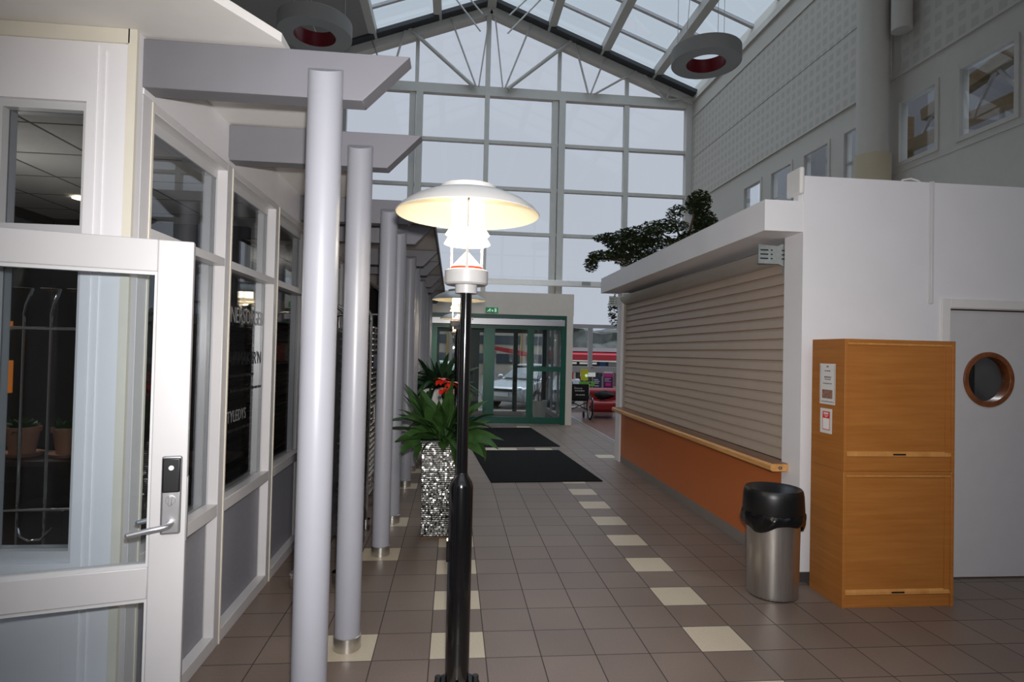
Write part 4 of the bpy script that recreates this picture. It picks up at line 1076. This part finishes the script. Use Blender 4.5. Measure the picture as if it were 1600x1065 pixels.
# black bag on the sofa
mb = MB(); rnd = random.Random(5)
nu, nv = 22, 12
for j in range(nv+1):
    for k in range(nu):
        a = 2*PI*k/nu; b = PI*j/nv
        rr = 1+0.12*math.sin(3*a+1)+0.08*math.sin(5*a+b*3)
        mb.v.append((0.27*math.sin(b)*math.cos(a)*rr, 0.15*math.sin(b)*math.sin(a)*rr, 0.10-0.10*math.cos(b)*(1+0.2*math.sin(2*a))*(1-0.35*math.cos(a)*math.sin(b))))
for j in range(nv):
    for k in range(nu):
        k2 = (k+1) % nu; mb.f.append([j*nu+k, j*nu+k2, (j+1)*nu+k2, (j+1)*nu+k]); mb.m.append(0)
bg = mb.build('black_bag', fabric_black, None, smooth=True)
bg.location = (3.98, 11.80, 0.475); tag(bg, 'soft black bag lying on the red sofa', 'bag')

wc = thing('wheelchair', 'black wheelchair seen from behind, beside the entrance pillar', 'wheelchair', (3.22, 11.25, 0))
MB().prism([(-0.225, 0.50), (0.225, 0.50), (0.215, 0.88), (-0.215, 0.88)], 1, -0.02, 0.012).build('backrest', fabric_black, wc, bevel=0.01)
MB().box(-0.22, 0.22, 0.0, 0.42, 0.46, 0.50).build('seat', fabric_black, wc, bevel=0.012)
for s in (-1, 1):
    x = s*0.225
    MB().tube([(x, 0.0, 0.20), (x, 0.0, 0.90), (x, -0.03, 0.915), (x, -0.10, 0.915)], 0.013, 10).build('back_post', steel, wc, smooth=True)
    MB().tube([(x, -0.04, 0.915), (x, -0.13, 0.912)], 0.018, 10).build('push_handle', rubber, wc, smooth=True)
    MB().tube([(x, 0.0, 0.70), (x, 0.30, 0.70), (x, 0.36, 0.64), (x, 0.36, 0.22)], 0.012, 10).build('side_frame', steel, wc, smooth=True)
    wh = MB()
    n = 48
    for r, rad, mi in ((0.29, 0.016, 0), (0.265, 0.008, 1)):
        c = [(s*0.275, 0.08+r*math.cos(2*PI*k/n), 0.306+r*math.sin(2*PI*k/n)) for k in range(n+1)]
        wh.tube(c, rad, 8, cap=False, mi=mi)
    for k in range(12):
        a = 2*PI*k/12; wh.tube([(s*0.275, 0.08, 0.306), (s*0.275, 0.08+0.27*math.cos(a), 0.306+0.27*math.sin(a))], 0.0025, 5, mi=1)
    wh.tube([(s*0.23, 0.08, 0.306), (s*0.30, 0.08, 0.306)], 0.03, 12, mi=0)
    wo = wh.build('wheel', [rubber, alu], wc, smooth=True)
    c = [(s*0.305, 0.08+0.255*math.cos(2*PI*k/n), 0.306+0.255*math.sin(2*PI*k/n)) for k in range(n+1)]
    MB().tube(c, 0.008, 8, cap=False).build('hand_rim', chrome, wo, smooth=True)
    MB().tube([(s*0.18, 0.42, 0.085), (s*0.205, 0.42, 0.085)], 0.08, 20).build('castor', rubber, wc, smooth=True)
    MB().tube([(s*0.195, 0.42, 0.17), (s*0.215, 0.38, 0.46)], 0.012, 8).build('castor_fork', steel, wc, smooth=True)
MB().tube([(-0.22, 0.03, 0.44), (0.22, 0.03, 0.24)], 0.011, 8).tube([(0.22, 0.05, 0.44), (-0.22, 0.05, 0.24)], 0.011, 8).build('cross_brace', black_plastic, wc, smooth=True)
text_mesh('back_lettering', 'Denne', paper, 0.075, wc, Matrix.Translation((-0.05, -0.0215, 0.775)) @ Matrix.Rotation(PI/2, 4, 'X'), 0.0004)
for z, a, b in ((0.71, -0.13, 0.09), (0.61, -0.11, 0.10)):
    x = a; mb = MB()
    while x < b: l = random.uniform(0.012, 0.03); mb.box(x, x+l, -0.0215, -0.0205, z-0.008, z+0.008+random.uniform(0, 0.012)); x += l+0.008
    mb.build('small_print', paper, wc)

# ------------------------------------------------------------------ indoor tree behind the kiosk
it = thing('indoor_tree', 'spreading indoor tree with small dark leaves behind the kiosk roof', 'tree', (4.15, 7.4, 0))
trunk = MB()
trunk.tube([(0, 0, 0.3), (0.03, 0, 1.3), (-0.02, 0.03, 2.3), (0.02, 0, 3.0), (0.15, 0, 3.6), (0.3, 0, 4.2), (0.4, 0.05, 4.5)], [0.07, 0.065, 0.055, 0.045, 0.032, 0.02, 0.01], 12)
for pts in ([(0, 0, 2.6), (-0.5, -0.1, 3.15), (-1.0, 0, 3.35), (-1.5, 0.1, 3.4), (-1.68, 0.1, 3.25)], [(0.02, 0, 2.9), (-0.4, 0.2, 3.4), (-0.9, 0.2, 3.65), (-1.35, 0.1, 3.72)], [(0.1, 0, 3.4), (-0.2, -0.2, 3.75), (-0.55, -0.2, 3.9)],
            [(0.15, 0, 3.6), (0.02, 0.1, 4.0), (-0.02, 0.1, 4.28)], [(0.1, 0, 3.2), (0.4, 0.2, 3.7), (0.55, 0.2, 4.1)], [(0.0, 0, 2.2), (-0.6, 0.1, 2.35), (-1.1, 0.1, 2.5)], [(0.05, 0, 3.0), (0.3, -0.4, 3.4), (0.3, -0.7, 3.7)]):
    trunk.tube(pts, [0.03-0.024*i/(len(pts)-1) for i in range(len(pts))], 8)
trunk.build('trunk', bark, it, smooth=True)
MB().lathe([(0.001, 0), (0.24, 0), (0.30, 0.5), (0.31, 0.55), (0.27, 0.55), (0.26, 0.48), (0.001, 0.48)], n=32).build('pot', pot_white, it, smooth=True)
MB().lathe([(0.001, 0.485), (0.262, 0.482)], n=32).build('soil', soil, it)
mb = MB(); rnd = random.Random(11)
blobs = [(0.40, 4.47, 0.20, 0.22, 520), (0.52, 4.08, 0.20, 0.24, 620), (-0.03, 4.27, 0.15, 0.13, 130), (0.29, 3.72, 0.30, 0.22, 620), (-0.26, 4.00, 0.42, 0.09, 460), (-0.74, 3.83, 0.42, 0.12, 620), (-0.91, 3.66, 0.44, 0.13, 620),
         (-0.13, 3.65, 0.50, 0.14, 640), (-1.33, 3.75, 0.22, 0.07, 200), (-1.38, 3.42, 0.26, 0.09, 300), (-1.60, 3.28, 0.11, 0.15, 180), (-0.73, 3.38, 0.42, 0.13, 560), (-1.15, 2.45, 0.10, 0.28, 160), (0.45, 3.4, 0.3, 0.2, 200), (-0.2, 3.4, 0.4, 0.15, 260), (-1.0, 3.5, 0.3, 0.12, 260)]
for (bx_, bz, rx, rz, cnt) in blobs:
    cnt = int(cnt*2.2)
    for k in range(cnt):
        while True:
            p = Vector((rnd.uniform(-1, 1), rnd.uniform(-1, 1), rnd.uniform(-1, 1)))
            if p.length < 1: break
        c = Vector((bx_+p.x*rx*1.1, p.y*max(rx, 0.28)*1.1, bz+p.z*rz*1.1))
        a = rnd.uniform(0, 6.28); l = rnd.uniform(0.055, 0.09); w = l*0.55
        d = Vector((math.cos(a), math.sin(a), rnd.uniform(-0.7, 0.4))).normalized(); sd = d.cross(Vector((rnd.uniform(-.5, .5), rnd.uniform(-.5, .5), 1))).normalized()
        mb.add([c-d*l/2, c+sd*w/2, c+d*l/2, c-sd*w/2], [(0, 1, 2, 3)])
mb.build('foliage', leaf_tree, it, normals=False)

# ------------------------------------------------------------------ card racks between columns and storefront
def card_rack(label, y0, y1, zt):
    t = thing('card_rack', label, 'display rack', (-0.80, y0, 0), 0, 'chrome card racks by the storefront')
    L_ = y1-y0
    for y in (0, L_):
        pts = [(0.14, y, 0.10), (0.14, y, zt-0.08)]+[(0.14-0.08*(1-math.cos(a)), y, zt-0.08+0.08*math.sin(a)) for a in (0.4, 0.8, 1.2, PI/2)]+[(-0.06, y, zt)]+[(-0.06-0.08*math.sin(a), y, zt-0.08*(1-math.cos(a))) for a in (0.4, 0.8, 1.2, PI/2)]+[(-0.14, y, 0.10)]
        MB().tube(pts, 0.014, 10).build('side_frame', chrome, t, smooth=True)
    mb = MB(); z = 0.35
    while z < zt-0.12:
        for x0 in (0.10, -0.14):
            mb.add([(x0, 0.02, z), (x0, L_-0.02, z), (x0+0.06, L_-0.02, z-0.028), (x0+0.06, 0.02, z-0.028)], [(0, 1, 2, 3)])
            mb.tube([(x0+0.06, 0.02, z-0.028), (x0+0.06, L_-0.02, z-0.028)], 0.005, 6)
        z += 0.052
    mb.build('wire_slats', steel, t)
    MB().box(-0.09, 0.07, 0.03, L_-0.03, 0.3, zt-0.14).build('back_panel', black_plastic, t)
    for y in (0, L_):
        for x in (0.14, -0.14):
            MB().lathe([(0.001, 0), (0.035, 0.0), (0.042, 0.03), (0.04, 0.085), (0.045, 0.09), (0.045, 0.105), (0.001, 0.105)], (x, y, 0), 16).build('foot', chrome, t, smooth=True)
    cells = [(a_, b_) for a_ in range(9) for b_ in range(int((L_-0.1)/0.1))]; random.shuffle(cells)
    for a_, b_ in cells[:26]:
        y = 0.05+0.1*b_; z = 0.36+0.156*a_
        MB().box(0.168, 0.171, y, y+0.08, z, min(z+0.12, zt-0.16)).build('card', random.choice([paper, photo_m, navy]), t)
    return t
card_rack('nearer chrome card rack, in the gap between the two nearest columns', 1.0, 1.95, 1.92)
card_rack('farther chrome card rack on glass-like feet, behind the second column', 2.28, 3.25, 2.0)
# open shop beyond the racks
shf = thing('shop_shelf', 'dark shop shelf with mixed goods behind the columns', 'shelf', (-2.4, 5.6, 0))
MB().box(-0.02, 0.02, -1.6, 3.2, 0, 2.4).build('back_board', brown_box, shf)
for z in (0.45, 0.95, 1.45, 1.95): MB().box(0.02, 0.42, -1.6, 3.2, z-0.02, z).build('shelf_board', brown_box, shf)
gcol = [M('goods_red', (120, 40, 30), 0.6), M('goods_cream', (150, 140, 120), 0.6), M('goods_brown', (96, 60, 40), 0.6), M('goods_grey', (80, 84, 90), 0.6)]
gn = ['red-brown', 'cream', 'brown', 'grey']
for zi, z in enumerate((1.45, 1.95)):
    for k in range(6):
        h = random.uniform(0.16, 0.34); wd = random.uniform(0.2, 0.36)
        g = MB().box(-0.13, 0.13, -wd/2, wd/2, 0, h).box(-0.10, 0.10, -wd/2+0.02, wd/2-0.02, h, h+0.02).build('goods_box', gcol[(k+zi) % 4], None, bevel=0.008)
        g.location = (-2.16, 4.4+k*0.72, z+0.001)
        tag(g, '%s box, %s from the camera on the %s shelf of the dark shop' % (gn[(k+zi) % 4], ['first', 'second', 'third', 'fourth', 'fifth', 'sixth'][k], ['second highest', 'highest'][zi]), 'box', 'goods on the shop shelves')

# ------------------------------------------------------------------ outside
GZ = -0.25
asphalt = M('wet_brown_paving', (86, 76, 68), 0.35, noise=0.2, nscale=3, bump=0.3, bscale=40)
struct('ground', MB().box(-60, 70, 13.5, 120, GZ-0.2, GZ), asphalt, 'wet paving outside the entrance', 'ground')
car_paint = M('silver_car_paint', (188, 190, 194), 0.25, 0.35, coat=0.6)
car_glass = M('dark_car_glass', (60, 68, 76), 0.1, spec=0.8)
def make_car(label, loc, rz, paint):
    t = thing('car', label, 'car', loc, rz)
    # local +x = front
    side = [(-2.1, 0.30), (-2.15, 0.62), (-2.0, 0.92), (-1.2, 0.96), (0.75, 0.94), (1.6, 0.84), (2.05, 0.70), (2.12, 0.45), (2.08, 0.24), (-2.0, 0.22)]
    MB().prism(side, 1, -0.86, 0.86).build('body', paint, t, bevel=0.06, seg=3)
    top = [(-1.75, 0.94), (-1.35, 1.38), (-0.9, 1.46), (0.1, 1.45), (0.95, 0.93)]
    n = len(top); v = [(x, -0.80 if z < 1 else -0.62, z) for x, z in top]+[(x, 0.80 if z < 1 else 0.62, z) for x, z in top]
    f = [list(range(n)), [n+i for i in range(n)]]+[[i, (i+1) % n, n+(i+1) % n, n+i] for i in range(n)]
    MB().add(v, f).build('roof', paint, t, bevel=0.03)
    MB().add([(0.16, -0.56, 1.425), (0.16, 0.56, 1.425), (0.93, 0.74, 0.965), (0.93, -0.74, 0.965)], [(0, 1, 2, 3)]).build('windscreen', car_glass, t).location = (0.012, 0, 0.018)
    for s in (-1, 1):
        w_ = MB().add([(-1.25, s*0.672, 1.34), (0.0, s*0.652, 1.39), (0.62, s*0.80, 1.0), (-1.5, s*0.80, 1.0)], [(0, 1, 2, 3)])
        w_.build('side_window', car_glass, t).location = (0, s*0.012, 0)
        MB().sphere((2.0, s*0.62, 0.66), 0.1, sx=0.8, sy=1.6).build('headlight', M('headlamp_glass', (230, 232, 235), 0.08, 0.4), t, smooth=True)
        for x in (-1.3, 1.3):
            MB().tube([(x, s*0.70, 0.31), (x, s*0.90, 0.31)], 0.31, 28).build('wheel', rubber, t, smooth=True)
            MB().tube([(x, s*0.895, 0.31), (x, s*0.905, 0.31)], 0.2, 24).build('wheel_hub', alu, t, smooth=True)
        MB().sphere((0.75, s*0.95, 1.0), 0.09, sy=1.3).build('wing_mirror', paint, t, smooth=True)
    MB().box(2.10, 2.14, -0.27, 0.27, 0.42, 0.54).build('number_plate', print_w, t)
    MB().box(2.05, 2.125, -0.45, 0.45, 0.58, 0.66).build('grille', black_plastic, t)
    return t
make_car('silver car parked right outside the entrance doors', (3.0, 18.0, GZ), math.radians(-128), car_paint)
make_car('white car parked behind the silver one, left', (-1.2, 21.5, GZ), math.radians(170), M('white_car_paint', (214, 216, 218), 0.3, coat=0.5))
# parking building across the road
conc = M('beige_concrete', (168, 160, 148), 0.85, noise=0.06)
bd = thing('parking_building', 'long beige building with dark window bands across the road', 'building', (-6, 46, GZ))
MB().box(-25, 14.6, 0, 12, 0, 3.9).build('wall', conc, bd)
for z0, z1 in ((0.9, 1.7), (2.5, 3.2)):
    for k in range(13): MB().box(-24.5+k*3.05, -21.9+k*3.05, -0.06, 0.02, z0, z1).build('window_strip', car_glass, bd)
for k in range(13): MB().box(-25+k*3.05, -24.8+k*3.05, -0.2, 0, 0, 3.9).build('pier', M('ochre_pier', (150, 128, 86), 0.8), bd)
redm = M('red_fascia', (158, 30, 40), 0.5)
sb = thing('red_fascia_shop', 'low shop with a red fascia and lit windows outside the lounge window', 'building', (8.6, 25.5, GZ))
SBX = 0
MB().box(-3.5, -0.9, 0, 4, 0, 1.6).build('wall', M('dark_shop_front', (66, 62, 64), 0.7), sb)
MB().prism([(-0.9, 1.55), (-0.9, 1.83), (-0.2, 2.0), (4, 2.0), (4, 1.55)], 0, -3.6, -0.55).build('red_fascia', redm, sb)
MB().box(-3.6, -0.55, -0.5, 4, 1.98, 2.16).build('roof_edge', M('pale_roof_edge', (170, 168, 168), 0.6), sb)
MB().box(-3.6, -0.55, -0.91, -0.80, 1.50, 1.56).build('cream_trim', cream, sb)
lit = M('lit_shop_window', (210, 210, 205), 0.4, emit=(230, 226, 214), estr=0.45)
for k, x in enumerate((-3.3, -2.3)):
    MB().box(x, x+0.75, -0.04, 0.0, 0.75, 1.18).build('lit_window', lit, sb); MB().box(x-0.05, x+0.8, -0.04, 0.0, 1.36, 1.45).build('strip_light', lit, sb)
MB().box(-1.35, -1.05, -0.05, 0, 0.9, 1.5).build('blue_panel', M('blue_panel', (50, 110, 170), 0.5), sb)
aw = thing('red_awning', 'slanting red awning across the road, seen through the green doors', 'awning', (1.9, 25.0, GZ))
MB().prism([(0.0, 1.98), (1.9, 1.62), (1.9, 1.86), (0.0, 2.16)], 1, -0.05, 0.9).build('cloth', redm, aw)
for x in (0.2, 1.7): MB().box(x-0.04, x+0.04, 0.3, 0.38, 0, 1.9 if x < 1 else 1.66).build('post', grey_frame, aw)
fn = MB().box(0.5, 20, 0, 0.3, 0, 1.2).build('brown_fence', M('brown_boards', (92, 66, 60), 0.8, noise=0.1, nscale=2), None)
fn.location = (7.6, 31.0, GZ); tag(fn, 'low brown fence right of the red-fascia shop', 'fence')
# wooded slope beyond
treem = M('grey_green_trees', (82, 84, 78), 0.95, noise=0.45, nscale=0.9, bump=0.6, bscale=2)
b = MB(); rnd = random.Random(9); nx, ny = 150, 14
for j in range(ny):
    for k in range(nx):
        x = -70+k*1.1; t = j/(ny-1)
        top = 5.0+0.35*math.sin(x*0.21)+0.3*math.sin(x*0.57+1)+rnd.uniform(-0.25, 0.25)
        b.v.append((x+rnd.uniform(-.3, .3), 66+10*t+rnd.uniform(-1, 1), GZ+(top-GZ)*min(1, t*4)**0.7+(rnd.uniform(-0.5, 0.3))*(t > 0.05) if t > 0 else GZ-0.1))
for j in range(ny-1):
    for k in range(nx-1):
        a = j*nx+k; b.f.append([a, a+1, a+nx+1, a+nx]); b.m.append(0)
o = b.build('woodland', treem, None, smooth=True)
tag(o, 'belt of grey-green woodland on the slope beyond the road', 'woodland', None, 'stuff')

# ------------------------------------------------------------------ light
w = bpy.data.worlds.new('overcast'); S.world = w; w.use_nodes = True
bgn = w.node_tree.nodes['Background']
wt = w.node_tree
wtc = wt.nodes.new('ShaderNodeTexCoord'); wsp = wt.nodes.new('ShaderNodeSeparateXYZ'); wt.links.new(wtc.outputs['Generated'], wsp.inputs[0])
wr_ = wt.nodes.new('ShaderNodeMapRange'); wr_.interpolation_type = 'SMOOTHSTEP'
wr_.inputs['From Min'].default_value = 0.5; wr_.inputs['From Max'].default_value = 0.95; wr_.inputs['To Min'].default_value = 1.0; wr_.inputs['To Max'].default_value = 6.5   # overcast: brighter overhead
wt.links.new(wsp.outputs['Z'], wr_.inputs['Value']); wt.links.new(wr_.outputs['Result'], bgn.inputs['Strength'])
bgn.inputs['Color'].default_value = rgb(194, 199, 210)
# the photographer's flash, on top of the camera
fl = bpy.data.lights.new('camera_flash', 'SPOT'); fl.energy = 580; fl.spot_size = math.radians(106); fl.spot_blend = 1.0; fl.shadow_soft_size = 0.03
fl.color = (1.0, 0.97, 0.96)
fo = bpy.data.objects.new('camera_flash', fl); COL.objects.link(fo)
m2 = mw.copy(); m2.translation = CAM+u2*0.13+r2*0.03; fo.matrix_world = m2
for i, y in enumerate((-0.28, 4.72, 9.45)):
    l = bpy.data.lights.new('lamp_bulb', 'POINT'); l.energy = 12; l.color = (1.0, 0.88, 0.70); l.shadow_soft_size = 0.03
    o = bpy.data.objects.new('lamp_bulb', l); COL.objects.link(o); o.location = (0.143, y, 2.185)
for x, y in ((-3.0, 1.2), (-2.6, 6.0)):
    l = bpy.data.lights.new('shop_fill_light', 'POINT'); l.energy = 22; l.color = (1.0, 0.92, 0.82); l.shadow_soft_size = 0.1  # unseen fill lights added to brighten the shop interior; no fixture built
    o = bpy.data.objects.new('shop_fill_light', l); COL.objects.link(o); o.location = (x, y, 2.1)
l = bpy.data.lights.new('kitchen_fill_light', 'POINT'); l.energy = 14; l.shadow_soft_size = 0.1  # unseen fill light added to brighten the kitchen behind the round window
o = bpy.data.objects.new('kitchen_fill_light', l); COL.objects.link(o); o.location = (4.6, 2.0, 2.4)
dl_ = bpy.data.lights.new('downlight_bulb', 'SPOT'); dl_.energy = 12; dl_.spot_size = 1.6; dl_.color = (1, 0.85, 0.65); dl_.shadow_soft_size = 0.04
o = bpy.data.objects.new('downlight_bulb', dl_); COL.objects.link(o); o.location = (-3.30, 2.55, 2.92)

S.view_settings.view_transform = 'Standard'; S.view_settings.look = 'None'
S.view_settings.exposure = 0.0; S.view_settings.gamma = 1.0; S.view_settings.use_curve_mapping = False
S.cycles.transparent_max_bounces = 32
S.cycles.max_bounces = 8
S.cycles.sample_clamp_indirect = 6.0
S.cycles.caustics_reflective = False; S.cycles.caustics_refractive = False
